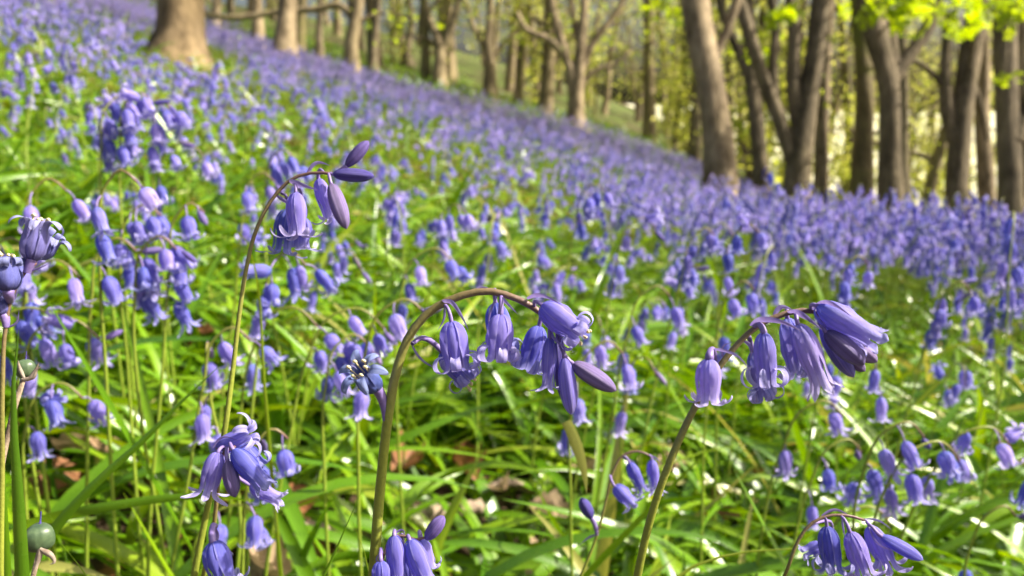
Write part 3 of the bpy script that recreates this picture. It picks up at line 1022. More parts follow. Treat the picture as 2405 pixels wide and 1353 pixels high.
def shorter(xy):
    """growth stays low and thin in the shade round the big left trunk"""
    t = xy[:, 1] / FOOT[1]
    off = np.abs(xy[:, 0] - FOOT[0] * t)
    return np.where((off < .34 * np.clip(t, .3, 1.2)) & (t < 1.05), np.interp(t, [.4, .65, 1], [1, .5, .22]), 1.0)


q = np.random.RandomState(21)
midxy = clump(q, wedge(q, 1900, 2.3, 5.2), .72)
midxy = np.vstack([midxy, wedge(q, 520, 1.7, 3.3, .10, .82), wedge(q, 260, 1.5, 2.6, .3, .82)])
midxy = midxy[(shorter(midxy) > .8) | (q.rand(len(midxy)) < .45)]
carp = scatter(merged_kinds(1, 12, 900), midxy, 31)
farxy = np.vstack([clump(q, wedge(q, 9800, 5.2, 13), .8), clump(q, wedge(q, 9500, 13, 24, -.8, .42), .9)])
edge = 15 + 3.0 * np.sin(farxy[:, 0] * .5) - farxy[:, 0] * .55
farxy = farxy[farxy[:, 1] < np.clip(edge, 11, 26)]
farxy = farxy[(shorter(farxy) > .8) | (q.rand(len(farxy)) < .45)]
fcar = scatter(merged_kinds(2, 8, 950), farxy, 32)
nA = len(carp[0])
V = np.vstack([carp[0], fcar[0]]); F = np.vstack([carp[1], fcar[1] + nA]); U = np.vstack([carp[2], fcar[2]])
M = np.concatenate([carp[3], np.where(fcar[3] == 1, 2, 0)]); R_ = np.concatenate([carp[4], fcar[4]])
o = mk("bluebell_carpet", V, F, [M_STEM, M_CARPET, M_FARPET], U, mi=M, rnd=R_)
o["kind"] = "stuff"
o["label"] = "violet carpet of countless distant bluebells over the hillside"


# ------------------------------------------------------------------ strap leaves covering the slope
def blades(xy, q, lmin, lmax, wmin, wmax, ns=10, keep_depth=.30, gaps=None):
    n = len(xy)
    az = np.where(q.rand(n) < .5, q.normal(0, .55, n) + np.where(q.rand(n) < .36, math.pi, 0) - .15, q.uniform(0, 6.283, n))
    L = q.uniform(lmin, lmax, n)
    W = q.uniform(wmin, wmax, n) * np.clip(q.normal(1, .2, n), .6, 1.4)
    e0 = q.uniform(35, 88, n) * D2R
    e1 = q.uniform(-55, 18, n) * D2R
    up = q.rand(n) < .07
    e1 = np.where(up, q.uniform(35, 70, n) * D2R, e1)
    tw = q.normal(0, .9, n)
    s = np.linspace(0, 1, ns)
    e = e0[:, None] + (e1 - e0)[:, None] * s[None] ** q.uniform(.6, 1.4, n)[:, None]
    azs = az[:, None] + q.normal(0, .35, n)[:, None] * s[None] ** 2
    ds = (L / (ns - 1))[:, None]
    cx = np.cumsum(np.cos(e) * np.cos(azs) * ds, 1); cy = np.cumsum(np.cos(e) * np.sin(azs) * ds, 1); cz = np.cumsum(np.sin(e) * ds, 1)
    x = xy[:, :1] + cx; y = xy[:, 1:2] + cy
    z0 = g(xy[:, 0], xy[:, 1])[:, None]
    z = np.maximum(z0 - .004 + cz - .267 * cx * .35, g(x, y) + .004 + .02 * q.rand(n)[:, None])
    Pt = np.stack([x, y, z], -1)
    dp = (Pt - CAM) @ FW
    ok = dp.min(1) > keep_depth
    if gaps is not None:
        for p in gaps:
            v_ = CAM - p
            v_ = v_ / np.linalg.norm(v_)
            w_ = Pt - p
            al = np.clip(w_ @ v_, -.02, .15)
            near_ = np.linalg.norm(w_ - al[..., None] * v_, axis=2).min(1) < .021
            ok &= ~(near_ & (q.rand(n) < .34))
    Pt, W, tw, n = Pt[ok], W[ok], tw[ok], ok.sum()
    t = np.gradient(Pt, axis=1)
    t /= np.linalg.norm(t, axis=2, keepdims=True) + 1e-9
    sd = np.cross(t, np.array([0, 0, 1.0]))
    sd /= np.linalg.norm(sd, axis=2, keepdims=True) + 1e-6
    nn = np.cross(sd, t)
    a = tw[:, None] * s[None]
    sd2 = np.cos(a)[..., None] * sd + np.sin(a)[..., None] * nn
    nn2 = -np.sin(a)[..., None] * sd + np.cos(a)[..., None] * nn
    ww = .5 * W[:, None] * (np.clip(1 - s ** 3.2, .02, 1) * (.55 + .45 * np.clip(s * 4, 0, 1)))[None]
    u = np.array([-1, 0, 1.0])
    V = Pt[:, :, None] + ww[..., None, None] * (u[None, None, :, None] * sd2[:, :, None] + (.38 * np.abs(u))[None, None, :, None] * nn2[:, :, None])
    F = (grid_faces(ns, 3)[None] + (np.arange(n) * ns * 3)[:, None, None]).reshape(-1, 4)
    U = np.tile(np.stack(np.broadcast_arrays(u[None] * .5 + .5, s[:, None]), -1).reshape(-1, 2), (n, 1))
    rn = np.clip(q.beta(2.2, 2.2, n), 0, .96)
    rn = np.where(q.rand(n) < .045, .99, rn)
    return V.reshape(-1, 3), F, U, np.repeat(rn, ns * 3)


q = np.random.RandomState(5)
DEAD = [  # photo pixel, size m, rust?, label
    (1385, 1108, .060, 0, "large tan curled dead leaf crossed by a pale blade, lower centre"),
    (1575, 1088, .055, 0, "pinkish beige dead leaf just behind the leaning right stem"),
    (955, 1098, .050, 1, "rusty brown dead leaf right of the central stem"),
    (1090, 1098, .050, 1, "dark reddish dead leaf in a gap right of the rusty one"),
    (1280, 1322, .050, 0, "orange brown dead leaf at the bottom edge near the centre"),
    (1690, 1215, .055, 1, "flat brown dead leaf among grass right of the leaning stem"),
    (2010, 1050, .060, 0, "long beige dead leaf behind small bells at the lower right"),
    (2110, 1095, .050, 0, "crumpled beige dead leaf beside the nodding row at the lower right"),
    (910, 492, .070, 0, "pale dead leaf lit by sun beyond the tall plant's buds"),
    (795, 648, .055, 1, "reddish dead leaf beyond the tall arching stem"),
    (1020, 905, .050, 0, "beige dead leaf under the central arch"),
    (1290, 1200, .050, 0, "tan dead leaf half hidden in grass at the lower centre"),
    (1945, 1000, .045, 1, "brown dead leaf in shade right of the pale plant"),
    (480, 800, .050, 1, "brown dead leaf behind thin stems at the middle left"),
    (180, 1050, .050, 0, "pale brown dead leaf at the lower left near a dark bell"),
    (260, 1060, .045, 0, "pinkish dead leaf between two stems at the lower left"),
    (700, 1180, .045, 1, "dark dead leaf right of the lower left fan of bells"),
    (1560, 430, .090, 0, "pale dead leaf in the flower carpet ahead of the leaning trunk"),
    (2200, 905, .050, 0, "small beige dead leaf in grass at the right"),
    (1180, 1150, .040, 0, "small tan dead leaf in the lower centre grass"),
    (1760, 1110, .045, 1, "brown dead leaf right of the leaning stem's middle"),
    (620, 1330, .05, 0, "beige dead leaf at the bottom edge left of centre"),
]
dead_at = [on_ground(px, py, .075)[0] for px, py, *_ in DEAD]
TWIGS = [((675, 1238), (900, 1246), .0085, "peeling grey brown twig lying left of the central stem"),
         ((960, 1205), (1130, 1190), .0085, "short brown twig lying right of the central stem"),
         ((590, 1310), (596, 1420), .008, "stubby twig end at the bottom edge left of centre"),
         ((1150, 1145), (1260, 1155), .005, "thin broken twig in the lower centre grass")]
near = np.vstack([wedge(q, 5400, .30, 1.3, -.95, .95), wedge(q, 5600, .9, 2.6, -.85, .85)])
# keep the blades off the gaps where dead leaves lie open to the light
for a_, b_, *_ in TWIGS:
    for k_ in (.1, .4, .65, .9):
        dead_at.append(on_ground(a_[0] + (b_[0] - a_[0]) * k_, a_[1] + (b_[1] - a_[1]) * k_, .06)[0])
gap = np.array([p[:2] for p in dead_at[:len(DEAD)]])
dist = np.sqrt(((near[:, None] - gap[None]) ** 2).sum(-1)).min(1)
near = near[(dist > .035) | (q.rand(len(near)) < .3)]
v = np.sin(near[:, 0] * 9 + 1) * np.sin(near[:, 1] * 11 + 2)
near = near[q.rand(len(near)) < .78 + .3 * v]
b1 = blades(near, q, .15, .32, .0075, .0160, 11, gaps=dead_at)
far = wedge(q, 9000, 2.5, 7.5)
b2 = blades(far, q, .15, .28, .009, .016, 6)
far2 = wedge(q, 9000, 7, 22)
b3 = blades(far2, q, .16, .30, .02, .035, 5)
Vs, Fs, Us, Rs, n = [], [], [], [], 0
for bb in (b1, b2, b3):
    Vs.append(bb[0]); Fs.append(bb[1] + n); Us.append(bb[2]); Rs.append(bb[3]); n += len(bb[0])
o = mk("bluebell_leaves", np.vstack(Vs), np.vstack(Fs), M_BLADE, np.vstack(Us), rnd=np.concatenate(Rs))
o["kind"] = "stuff"
o["label"] = "glossy green strap leaves covering the slope"


# single blades that stand out
def blade(label, pts, d, wpx, rn, fold=.35, taper=3.2, root_it=True):
    pt = [P(q_[0], q_[1], d + (q_[2] if len(q_) > 2 else 0)) for q_ in pts]
    if root_it:
        pt = [ground_base(pt[0], pt[1])] + pt
    b = pt[0]
    V, F, U = strap(catmull(pt, 30), wpx / FPX * d, FW + np.array([0.02, 0, .05]), fold, 7, taper, .8)
    o = mk('strap_leaf', V, F, M_BLADE, U, None, b, rnd=np.full(len(V), rn))
    o.location = [float(c) for c in b]
    tag(o, label, 'leaf', 'single strap leaves that stand out')


blade("broad dark green upright leaf along the left edge", [(50, 1390), (42, 1200), (30, 1000), (33, 860), (44, 775)], .194, 56, .25, .3, 6)
blade("second olive leaf behind the broad dark one at the left edge", [(15, 1390), (8, 1200), (4, 1050), (10, 950)], .225, 40, .45, .3, 6)
blade("yellow green bent leaf stalk left of the tall arching stem", [(620, 900, .03), (600, 640, .02), (570, 555), (520, 508), (470, 502)], .36, 14, .9)
blade("upright pale leaf blade hanging before the tan dead leaf, lower centre", [(1330, 990), (1352, 1040), (1370, 1100), (1378, 1160)], .34, 30, .985, .08, 2.2, False)
blade("green leaf spear rising left of the central stem at the bottom", [(760, 1353), (790, 1290), (822, 1215), (850, 1152)], .25, 24, .4)
blade("bright narrow leaf just left of the central stem at the bottom", [(868, 1353), (860, 1310), (842, 1260), (828, 1225)], .26, 16, .9)
blade("short bright leaf tip at the bottom left beside the round seed pod", [(215, 1370), (190, 1335), (160, 1295), (135, 1265)], .25, 26, .8)
blade("long yellow green leaf arching across the lower right", [(1560, 1380), (1620, 1335), (1730, 1300), (1850, 1290), (1960, 1285)], .33, 17, .95)
blade("long straight green leaf slanting up behind the left fan of bells", [(240, 1120), (330, 1040), (430, 940), (520, 855)], .3, 40, .3)
blade("long dark leaf lying along the bottom left", [(40, 1240, .03), (200, 1200), (380, 1172), (480, 1165), (590, 1180, -.02)], .36, 26, .4, .15, 3, False)


# ------------------------------------------------------------------ dead leaves and twigs
def dead_leaf(label, p, size, rust, seed, group=None):
    r = np.random.RandomState(seed)
    n, m = 13, 9
    s = np.linspace(0, 1, n)[:, None]
    u = np.linspace(-1, 1, m)[None]
    wd = .36 * np.sin(math.pi * np.clip(s * .96 + .02, 0, 1)) ** .75 * (1 + .13 * np.sin(s * 19 + r.uniform(0, 6)) + .1 * np.sin(s * 31))
    x = (s - .5) * size + 0 * u
    y = u * wd * size
    cu = r.uniform(.8, 2.0)
    z = size * (cu * .35 * (u * wd / .36) ** 2 + r.uniform(-.1, .35) * (s - .5) ** 2 * 2 + .025 * np.sin(s * 11 + u * 4 + seed) + .02 * np.sin(s * 23 - u * 7) - .03 * (1 - np.abs(u)) ** 3)
    V = np.stack([x, y, z + 0 * x], -1).reshape(-1, 3)
    U = np.stack(np.broadcast_arrays(u * .5 + .5, s), -1).reshape(-1, 2)
    G = Geo()
    G.add(V, grid_faces(n, m), U)
    G.add(*tube(catmull([[size * .42, 0, 0], [size * .55, .002, .002], [size * .72, .004, .006]], 6), size * .014, 5))
    V, F, U, M, R_ = G.arrays()
    o = link('dead_leaf', raw_mesh('dead_leaf', V, F, M_RUST if rust else M_LITTER, U), None, [float(c) for c in p])
    o.rotation_euler = (r.uniform(-.5, .5), r.uniform(-.35, .5) + .26, r.uniform(0, 6.28))
    return tag(o, label, 'dead leaf', group)


q = np.random.RandomState(61)
lx = wedge(q, 2600, .35, 4.0, -.9, .9)
C = np.stack([lx[:, 0], lx[:, 1], g(lx[:, 0], lx[:, 1]) + q.uniform(.004, .022, len(lx))], -1)
n_ = np.stack([q.normal(0, .3, len(C)), q.normal(0, .3, len(C)), np.ones(len(C))], -1)
a_ = q.uniform(0, 6.28, len(C)); sz = q.uniform(.018, .05, len(C))[:, None]
ex = np.stack([np.cos(a_), np.sin(a_), q.normal(0, .25, len(C))], -1) * sz
ey = np.stack([-np.sin(a_), np.cos(a_), q.normal(0, .25, len(C))], -1) * sz * .62
up_ = np.array([0, 0, 1.0]) * sz * .3
LV = np.stack([C - ex, C - ex * .2 + ey + up_, C + ex, C + ex * .1, C - ex * .2 - ey + up_ * .7, C + ex * .1], 1)
LF = np.concatenate([np.arange(len(C))[:, None] * 6 + np.array([0, 1, 2, 3]), np.arange(len(C))[:, None] * 6 + np.array([0, 3, 2, 4])])
o = mk("leaf_litter", LV.reshape(-1, 3), LF, M_RUST)
o["kind"] = "stuff"
o["label"] = "brown leaf litter on the soil under the green leaves"
for i, ((px, py, s, ru, lb), p) in enumerate(zip(DEAD, dead_at)):
    dead_leaf(lb, p, s * .88, ru, 40 + i)
for i, (a, b, rad, lb) in enumerate(TWIGS):
    pa, pb = on_ground(*a, .06)[0], on_ground(*b, .06)[0]
    r = np.random.RandomState(90 + i)
    path = catmull([pa, pa * .65 + pb * .35 + r.normal(0, .003, 3), pa * .3 + pb * .7 + r.normal(0, .003, 3), pb], 24)
    V, F, U = tube(path, np.linspace(rad, rad * .8, 24) * (1 + .1 * np.sin(np.arange(24) * 1.7)), 12, .05, i)
    c0 = (pa + pb) / 2
    o = mk('fallen_twig', V, F, M_TWIG, U, None, c0)
    o.location = [float(c) for c in c0]
    tag(o, lb, 'twig')


# ------------------------------------------------------------------ trees
def leaf_faces(C, size, q, palmate=False):
    """leaf shaped faces at points C"""
    n = len(C)
    nrm = q.normal(0, 1, (n, 3)) + np.array([0, 0, .9])
    nrm /= np.linalg.norm(nrm, axis=1)[:, None]
    a = np.cross(nrm, q.normal(0, 1, (n, 3)))
    a /= np.linalg.norm(a, axis=1)[:, None]
    b = np.cross(nrm, a)
    sz = size * q.uniform(.6, 1.25, n)[:, None]
    quads = []
    if palmate:
        for k, (an, ln) in enumerate([(-2.0, .62), (-1.0, .88), (0, 1.0), (1.0, .88), (2.0, .62)]):
            dv = lambda t: a * math.cos(t) + b * math.sin(t)
            dr = nrm * (.10 if k % 2 else -.08) * sz
            quads.append(np.stack([C, C + dv(an - .38) * sz * .52 * ln + dr * .4, C + dv(an) * sz * .62 * ln - dr, C + dv(an + .38) * sz * .52 * ln + dr * .4], 1))
    else:
        quads.append(np.stack([C - a * sz * .5, C + b * sz * .34 + nrm * sz * .1, C + a * sz * .5, C - b * sz * .34 + nrm * sz * .06], 1))
    k = len(quads)
    V = np.stack(quads, 1).reshape(-1, 3)
    F = np.arange(len(V)).reshape(-1, 4)
    rn = np.repeat(np.clip(q.beta(2, 2, n), 0, 1), 4 * k)
    return V, F, rn


def branchwork(q, p, d, L, rad, lev, G, sites, k=6):
    """a wandering branch with side branches; leaf sites gather on the thin ends"""
    n = 6
    pts = [np.asarray(p, float)]
    d = np.asarray(d, float) / np.linalg.norm(d)
    for i in range(n):
        d = d + q.normal(0, .16, 3) + np.array([0, 0, .04])
        d /= np.linalg.norm(d)
        pts.append(pts[-1] + d * L / n)
    pts = np.array(pts)
    V, F, U = tube(catmull(pts, 10), np.linspace(rad, rad * .35, 10), k, .04)
    G.add(V, F, U)
    if lev == 0:
        sites.extend(list(pts[2:]))
        return
    for i in range(q.randint(3, 6)):
        t = q.uniform(.25, 1)
        a = pts[min(int(t * n), n)]
        nd = d * .5 + q.normal(0, .75, 3)
        branchwork(q, a, nd, L * q.uniform(.4, .65), rad * .42 * (1.2 - .5 * t), lev - 1, G, sites, max(3, k - 2))


def crown_mesh(q, sites, per, size, spread, palmate=False):
    sites = np.array(sites)
    C = np.repeat(sites, per, 0) + q.normal(0, spread, (len(sites) * per, 3))
    return leaf_faces(C, size, q, palmate)


def ptree(name, label, pts, d, wpx, mat, limbs=(), sprays=(), height=9.0, flare=1.25, group=None, seed=1, crown=True, cat='tree', lumps=.035):
    """a tree whose trunk passes the photo pixels pts (from the foot up) d metres away"""
    q = np.random.RandomState(seed)
    pp = [P(a[0], a[1], d) for a in pts]
    ww = list(np.interp(np.linspace(0, 1, len(pp)), np.linspace(0, 1, len(wpx)), wpx) * .5 / FPX * d)
    # foot in the soil
    foot = pp[0] + (pp[0] - pp[1]) * 0
    foot[2] = g(foot[0], foot[1]) - .12
    if pp[0][2] < foot[2] + .15:
        pp[0] = foot
        ww[0] *= flare
    else:
        pp = [foot] + pp
        ww = [ww[0] * flare] + ww
    up = pp[-1] - pp[-2]
    up = up / np.linalg.norm(up) * .6 + np.array([0, 0, .5]) + q.normal(0, .05, 3)
    up /= np.linalg.norm(up)
    top = pp[-1].copy()
    for k in range(4):
        rest = max(height - (pp[-1][2] - foot[2]), 1.0) if k == 0 else rest
        top = top + up * rest / 4 + q.normal(0, .08, 3)
        pp.append(top)
        ww.append(ww[-1] * .72)
    base = foot + np.array([0, 0, .12])
    root = thing(name, label, cat, base, group)
    path = catmull(np.hstack([np.array(pp), np.array(ww)[:, None]]), 150)[[*range(0, 60, 2), *range(60, 150, 3)]]
    hh = np.maximum(path[:, 2] - foot[2] - .12, 0)
    V, F, U = tube(path[:, :3], np.maximum(path[:, 3], .012) * (1 + .4 * np.exp(-hh / .16)), 28, lumps, seed)
    mk('trunk', V, F, mat, U, root, base)
    for lp, lw in limbs:
        lpt = np.array([P(a[0], a[1], d + (a[2] if len(a) > 2 else 0)) for a in lp])
        dr = lpt[-1] - lpt[-2]
        dr = dr / np.linalg.norm(dr)
        if lp[-1][1] < 30:
            lpt = np.vstack([lpt, lpt[-1] + dr * 1.2 + q.normal(0, .1, 3), lpt[-1] + dr * 2.6 + [0, 0, .4]])
        V, F, U = tube(catmull(lpt, 30), np.interp(np.linspace(0, 1, 30), [0, .6, 1], [lw[0], (lw[0] + lw[1]) / 2, lw[1]]) * .5 / FPX * d, 14, .04, seed + 3)
        mk('limb', V, F, mat, U, root, base)
    sites = []
    if crown:
        for k in range(7):
            a = path[int(60 * q.uniform(.55, .98)), :4]
            if a[2] - foot[2] < 2.4:
                continue
            an = q.uniform(0, 6.28)
            G = Geo()
            branchwork(q, a[:3], [math.cos(an), math.sin(an), .55], q.uniform(1.6, 3.2), a[3] * .55 + .012, 2, G, sites)
            G.obj('limb', mat, root, base)
    Vs, Fs, Rs, n = [], [], [], 0
    if sites:
        sites = [s for s in sites if s[2] - foot[2] > 2.2]
        sites = [sites[i] for i in q.permutation(len(sites))[:110]]
        V, F, rn = crown_mesh(q, sites, 2, .12, .18)
        Vs.append(V); Fs.append(F + n); Rs.append(rn); n += len(V)
    for (px, py, dz, rpx, cnt, size) in sprays:
        c0 = P(px, py, d + dz)
        rr = rpx / FPX * (d + dz)
        C = c0 + q.normal(0, .5, (cnt, 3)) * rr * np.array([1, 1, .55])
        V, F, rn = leaf_faces(C, size, q, True)
        Vs.append(V); Fs.append(F + n); Rs.append(np.clip(rn * .5 + .5, 0, 1)); n += len(V)
        k = np.argmin(np.linalg.norm(path[:, :3] - c0, axis=1))
        tw = Geo()
        st = path[min(k + 6, 59), :3]
        tw.add(*tube(catmull([st, st * .5 + c0 * .5 + np.array([0, 0, .15]), c0], 12), np.linspace(.016, .004, 12), 6))
        for c in C[::2]:
            tw.add(*tube(catmull([c0, (c0 + c) / 2 + [0, 0, .02], c], 5), .003, 4))
        tw.obj('twig', mat, root, base)
    if Vs:
        mk('crown', np.vstack(Vs), np.vstack(Fs), M_LEAF, None, root, base, rnd=np.concatenate(Rs))
    return root


# the big trunk on the left stands where its foot meets the slope
dT1 = DT1
ptree('tree', "stout pale trunk with flared foot rising from the flowers at the upper left", [(418, 178), (421, 120), (424, 60), (426, 0), (428, -60)], dT1, [150, 118, 104, 100, 98], M_BROWN,
      limbs=[([(405, 60), (360, 125), (318, 172)], (60, 26)), ([(445, 80), (462, 140), (478, 185)], (52, 30)), ([(425, 70), (418, 140), (412, 190)], (60, 30))], flare=1.35, seed=41, height=8)
R1 = 5.9
ptree('tree', "tall leaning trunk with a bright sunlit stripe right of the middle", [(1690, 430), (1686, 330), (1668, 200), (1645, 90), (1632, 0), (1624, -60)], R1, [82, 70, 66, 66, 70], M_BARK, seed=42,
      limbs=[([(1668, 150), (1712, 60), (1735, -10)], (24, 14))], sprays=[(1570, 12, .4, 70, 20, .13)])
ptree('tree', "slim dark trunk close behind the leaning sunlit trunk", [(1788, 440), (1778, 300), (1765, 180), (1760, 60), (1752, -20)], 9.5, [40, 34, 30, 28], M_BARKD, seed=43,
      limbs=[([(1768, 220), (1735, 120), (1700, 40), (1690, 0)], (22, 14))])
ptree('tree', "dark forked multi stemmed tree right of the leaning trunk", [(1868, 460), (1878, 360), (1895, 240), (1915, 120), (1928, 0), (1932, -40)], 7.2, [66, 50, 44, 42], M_BARKD, seed=44,
      limbs=[([(1862, 385), (1828, 275), (1795, 190), (1762, 90), (1735, 0)], (34, 22)), ([(1880, 330), (1862, 180), (1866, 60), (1860, 0)], (34, 24)), ([(1826, 275), (1815, 160), (1822, 60), (1812, 0)], (24, 16))],
      sprays=[(1848, 36, -.8, 42, 10, .17), (1812, 96, .5, 60, 10, .12), (1800, 130, .8, 40, 8, .12), (1758, 115, .6, 40, 8, .1)])
ptree('tree', "pale thin trunk directly behind the dark forked tree's right stem", [(1925, 460), (1930, 300), (1938, 150), (1945, 0)], 10.5, [34, 30, 28], M_BARK, seed=45)
ptree('tree', "mossy yellowish trunk left of the large forked trunk at the right", [(2022, 480), (2026, 350), (2030, 200), (2022, 80), (2012, -20)], 10.2, [56, 44, 38, 34], M_MOSS, seed=46)
ptree('tree', "large Y shaped trunk with a thin branch reaching up to the right", [(2090, 500), (2090, 400), (2090, 300), (2085, 190), (2060, 90), (2040, 0), (2035, -40)], 8.2, [62, 50, 48, 58, 54], M_BARKD, seed=47,
      limbs=[([(2092, 190), (2112, 160), (2150, 110), (2182, 60), (2205, -10)], (34, 20)), ([(2100, 150), (2092, 80), (2096, 0)], (28, 22))],
      sprays=[(2056, 8, -2.6, 60, 14, .16), (2150, 16, -2.6, 75, 16, .16), (2220, 40, -2.8, 100, 22, .16), (2120, 30, -2.2, 60, 10, .16)])
ptree('tree', "pair of close dark trunks joined low, second group from the right edge", [(2245, 500), (2248, 400), (2262, 250), (2282, 100), (2296, 0), (2300, -40)], 9.3, [58, 48, 46, 50], M_BARKD, seed=48,
      limbs=[([(2240, 330), (2222, 240), (2222, 140), (2226, 60)], (34, 20)), ([(2258, 280), (2130, 140), (2090, 140)], (16, 10)), ([(2270, 160), (2300, 240), (2318, 330)], (14, 8))],
      sprays=[(2330, 22, -3.4, 80, 16, .16), (2290, 60, -2.4, 60, 12, .16)])
ptree('tree', "thick dark trunk near the right edge of the picture", [(2372, 560), (2372, 450), (2366, 300), (2362, 150), (2360, 30), (2360, -40)], 6.6, [64, 50, 47, 50], M_BARKD, seed=49,
      limbs=[([(2378, 330), (2405, 270), (2440, 180)], (46, 30))], sprays=[(2372, 20, -1.5, 70, 14, .15), (2358, 190, -.4, 30, 6, .12)])
ptree('tree', "pale bare trunk left of the thick dark trunk at the right edge", [(2318, 500), (2314, 400), (2306, 280), (2312, 160)], 9.8, [40, 34, 26], M_BARK, seed=50)
ptree('tree', "pale twin stemmed trunk cut by the right edge", [(2425, 520), (2420, 400), (2412, 250), (2402, 100), (2396, 0)], 8.8, [60, 50, 44], M_BARK, seed=51)
ptree('tree', "spreading sycamore with fanned pale branches in the middle distance", [(1352, 290), (1353, 240), (1356, 190), (1364, 110), (1372, 20), (1374, -30)], 16, [44, 36, 30, 22, 16], M_BARK, seed=52,
      limbs=[([(1348, 200), (1325, 130), (1290, 95), (1238, 70), (1215, 30)], (26, 10)), ([(1345, 235), (1335, 150), (1316, 90), (1300, 30), (1290, -20)], (24, 12)),
             ([(1362, 170), (1400, 90), (1440, 40), (1470, -10)], (20, 8)), ([(1362, 205), (1400, 165), (1446, 150), (1480, 120)], (16, 6)), ([(1368, 130), (1350, 60), (1340, -10)], (16, 8))],
      sprays=[(1300, 60, 1, 120, 70, .10), (1440, 60, 1, 120, 70, .10), (1370, 10, 1, 110, 50, .10), (1480, 120, 1, 100, 40, .10), (1250, 90, 1, 90, 30, .10)])
ptree('tree', "dark V forked tree in the upper middle", [(1030, 175), (1034, 130), (1030, 100), (1010, 50), (995, -10)], 17, [34, 26, 18, 14], M_FARBARK, seed=53,
      limbs=[([(1034, 128), (1056, 80), (1070, 30), (1078, -10)], (20, 14)), ([(1040, 140), (1010, 95), (960, 80)], (10, 5))], sprays=[(960, 40, 1, 130, 60, .10), (1060, 30, 1, 90, 40, .10)])
ptree('tree', "gnarled tree right of the V forked one in the upper middle", [(1150, 205), (1150, 160), (1146, 100), (1152, 40), (1150, -10)], 18, [34, 26, 20, 16], M_FARBARK, seed=54,
      limbs=[([(1150, 160), (1185, 100), (1225, 60)], (14, 6)), ([(1148, 130), (1115, 70), (1095, 10)], (12, 6))], sprays=[(1200, 60, 1, 120, 60, .10), (1110, 40, 1, 100, 40, .10)])
ptree('tree', "slender pale trunk nearest right of the stout left trunk", [(606, 95), (606, 60), (604, 20), (604, -20)], 13.5, [32, 25, 23], M_BARK, seed=55)
ptree('tree', "second pale trunk right of the stout left trunk, thicker of the two", [(668, 118), (670, 80), (674, 30), (678, -20)], 10.5, [54, 44, 40], M_BARK, seed=56)
ptree('tree', "thin dark trunk right of the two pale trunks at the upper left", [(750, 120), (749, 80), (752, 30), (750, -20)], 14, [20, 15, 13], M_BARKD, seed=57)
ptree('tree', "brown trunk with a long branch reaching left in the upper left centre", [(826, 150), (824, 110), (832, 60), (842, 10), (846, -20)], 13, [38, 31, 26, 22], M_FARBARK, seed=58,
      limbs=[([(832, 50), (800, 14), (740, 22), (690, 24)], (18, 8)), ([(834, 60), (866, 40), (905, 30)], (12, 6))], sprays=[(900, 40, .5, 90, 14, .13)])
ptree('tree', "thin leaning trunk right of the branchy brown trunk", [(876, 160), (878, 110), (884, 50), (890, -20)], 15, [24, 18, 15], M_BARKD, seed=59)
ptree('tree', "slim pale trunk touching the right side of the stout left trunk", [(506, 60), (508, 30), (510, -10)], 17, [26, 22, 20], M_BARK, seed=60)
ptree('tree', "green grey trunk right behind the thicker pale trunk at the upper left", [(704, 122), (705, 80), (708, 20), (710, -20)], 14, [32, 26, 24], M_MOSS, seed=61)
ptree('tree', "lone thin trunk left of the spreading sycamore", [(1216, 230), (1220, 170), (1226, 90), (1222, 0)], 20, [22, 16, 13], M_FARBARK, seed=62)
ptree('tree', "short broken dark trunk between the V forked and branchy trees", [(955, 130), (958, 100), (966, 60), (962, 10)], 22, [24, 18, 15], M_BARKD, seed=63)

# the wood further back: a few kinds, each tree a copy with its own parts
def wood_kind(seed, H, low, mat, leafy, lsize):
    q = np.random.RandomState(seed)
    n = 8
    pts = [np.array([0, 0, -.15])]
    d = np.array([q.uniform(-.12, .12), q.uniform(-.1, .1), 1.0])
    for i in range(n):
        d = d + q.normal(0, .07, 3)
        d /= np.linalg.norm(d)
        pts.append(pts[-1] + d * H / n)
    r0 = H * q.uniform(.013, .02)
    path = catmull(np.array(pts), 30)
    tv = tube(path, np.linspace(r0, r0 * .2, 30) * (1 + .35 * np.exp(-np.linspace(0, 12, 30))), 12, .04, seed)
    parts = [('trunk', raw_mesh('trunk', tv[0], tv[1], mat, tv[2]))]
    sites = []
    for k in range(9):
        t = low + (1 - low) * (k + q.rand()) / 9
        a = path[min(int(30 * t), 29)]
        an = q.uniform(0, 6.28)
        G = Geo()
        branchwork(q, a, [math.cos(an), math.sin(an), q.uniform(.2, .8)], H * q.uniform(.16, .34), r0 * .5 * (1.1 - t * .6), 2 if k % 2 else 1, G, sites, 5)
        V, F, U, M, R_ = G.arrays()
        parts.append(('limb', raw_mesh('limb', V, F, mat, U)))
    sites = [sites[i] for i in q.permutation(len(sites))[:leafy]]
    V, F, rn = crown_mesh(q, sites, 5, lsize * .8, H * .045)
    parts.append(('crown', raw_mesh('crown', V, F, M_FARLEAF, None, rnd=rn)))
    return parts


WK = [wood_kind(700, 9, .10, M_FARBARK, 230, .13), wood_kind(701, 8, .14, M_BARKD, 250, .13), wood_kind(702, 10, .16, M_FARBARK, 180, .14),
      wood_kind(703, 6, .06, M_MOSS, 170, .11), wood_kind(704, 7, .10, M_FARBARK, 190, .13), wood_kind(705, 9, .2, M_BARK, 200, .13)]
WK += [wood_kind(706, 10, .45, M_FARBARK, 70, .13), wood_kind(707, 11, .4, M_BARKD, 60, .13), wood_kind(708, 9, .3, M_FARBARK, 90, .13)]
SK = [wood_kind(710, 2.6, .05, M_MOSS, 170, .11), wood_kind(711, 2.2, .05, M_FARBARK, 170, .10), wood_kind(712, 3.0, .08, M_BARKD, 190, .11)]
first = {}


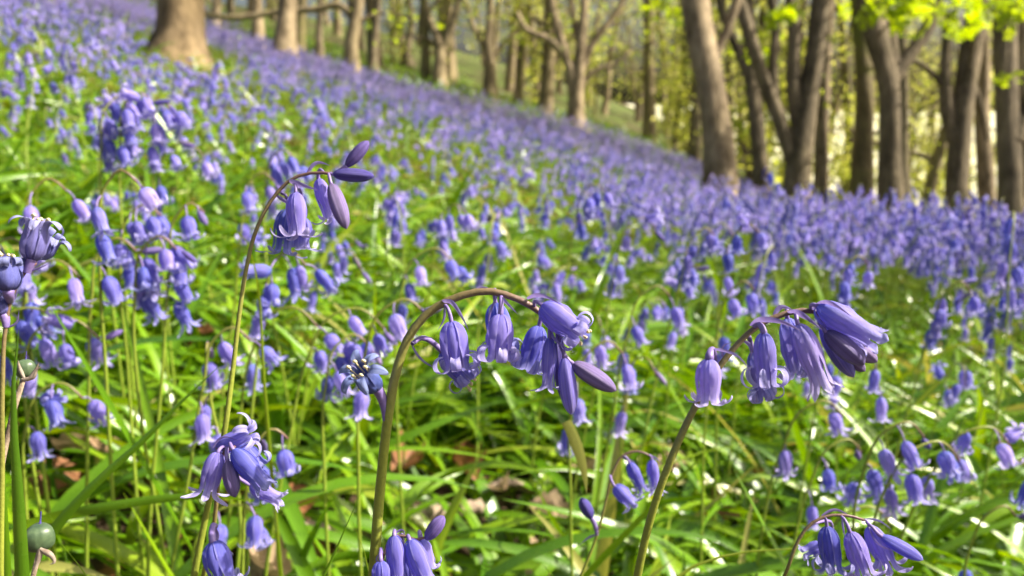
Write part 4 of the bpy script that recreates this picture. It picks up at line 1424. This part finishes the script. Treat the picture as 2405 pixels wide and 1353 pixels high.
def copy_kind(tag_, parts, name, label, cat, group, loc, rz, s):
    if tag_ not in first:
        root = thing(name, label, cat, loc, group)
        for nm, me in parts:
            link(nm, me, root)
        first[tag_] = root
    else:
        root = first[tag_].copy()
        COL.objects.link(root)
        root["label"], root["group"] = label, group
        for ch in first[tag_].children:
            c = ch.copy()
            COL.objects.link(c)
            c.parent = root
    root.location = loc
    root.rotation_euler = (0, 0, rz)
    root.scale = (s, s, s)


q = np.random.RandomState(88)
spots = []
tries = 0
while len(spots) < 120 and tries < 5000:
    tries += 1
    y = q.uniform(17, 52)
    u = q.uniform(-.68, .78)
    if u < -.2 and y < 24:
        continue
    x = u * y
    if any((x - a) ** 2 + (y - b) ** 2 < 2.6 for a, b in spots):
        continue
    spots.append((x, y))
    k = q.randint(len(WK))
    where = "upper left" if u < -.22 else ("centre" if u < .2 else "right")
    copy_kind(('w', k), WK[k], 'tree', ("slender leafy tree of the blurred wood far behind the slope, %s" if k < 6 else "bare slim pole tree of the blurred wood far behind the slope, %s") % where, 'tree', ('leafy' if k < 6 else 'bare') + ' trees of the wood far behind, ' + where,
              (x, y, float(g(x, y))), q.uniform(0, 6.28), q.uniform(.8, 1.25))
sp2 = []
while len(sp2) < 20:
    y = q.uniform(11, 34)
    u = q.uniform(-.05, .78) if q.rand() < .85 else q.uniform(-.4, 0)
    if u < .2 and y < 20:
        continue
    x = u * y
    sp2.append((x, y))
    k = q.randint(len(SK))
    where = "left of the sycamore" if u < .08 else ("between the sycamore and the leaning trunk" if u < .28 else "behind the dark right trunks")
    copy_kind(('s', k), SK[k], 'leafy_shrub', "low yellow green leafy shrub in the blurred wood, %s" % where, 'shrub', 'shrubs of the wood, ' + where,
              (x, y, float(g(x, y))), q.uniform(0, 6.28), q.uniform(.9, 1.7))

# the last of the wood, where single trees no longer show
q = np.random.RandomState(99)
cl = []
for _ in range(60):
    y = q.uniform(42, 75)
    x = y * q.uniform(-.85, .30)
    cl.append((x, y, float(g(x, y)) + q.uniform(.2, 11)))
C = np.repeat(np.array(cl), 60, 0) + q.normal(0, 1, (60 * 60, 3)) * np.array([1.1, 1.1, .8])
V, F, rn = leaf_faces(C, .26, q)
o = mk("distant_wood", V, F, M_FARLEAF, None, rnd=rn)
o["kind"] = "stuff"
o["label"] = "hazy far wood of spring leaves closing the view"
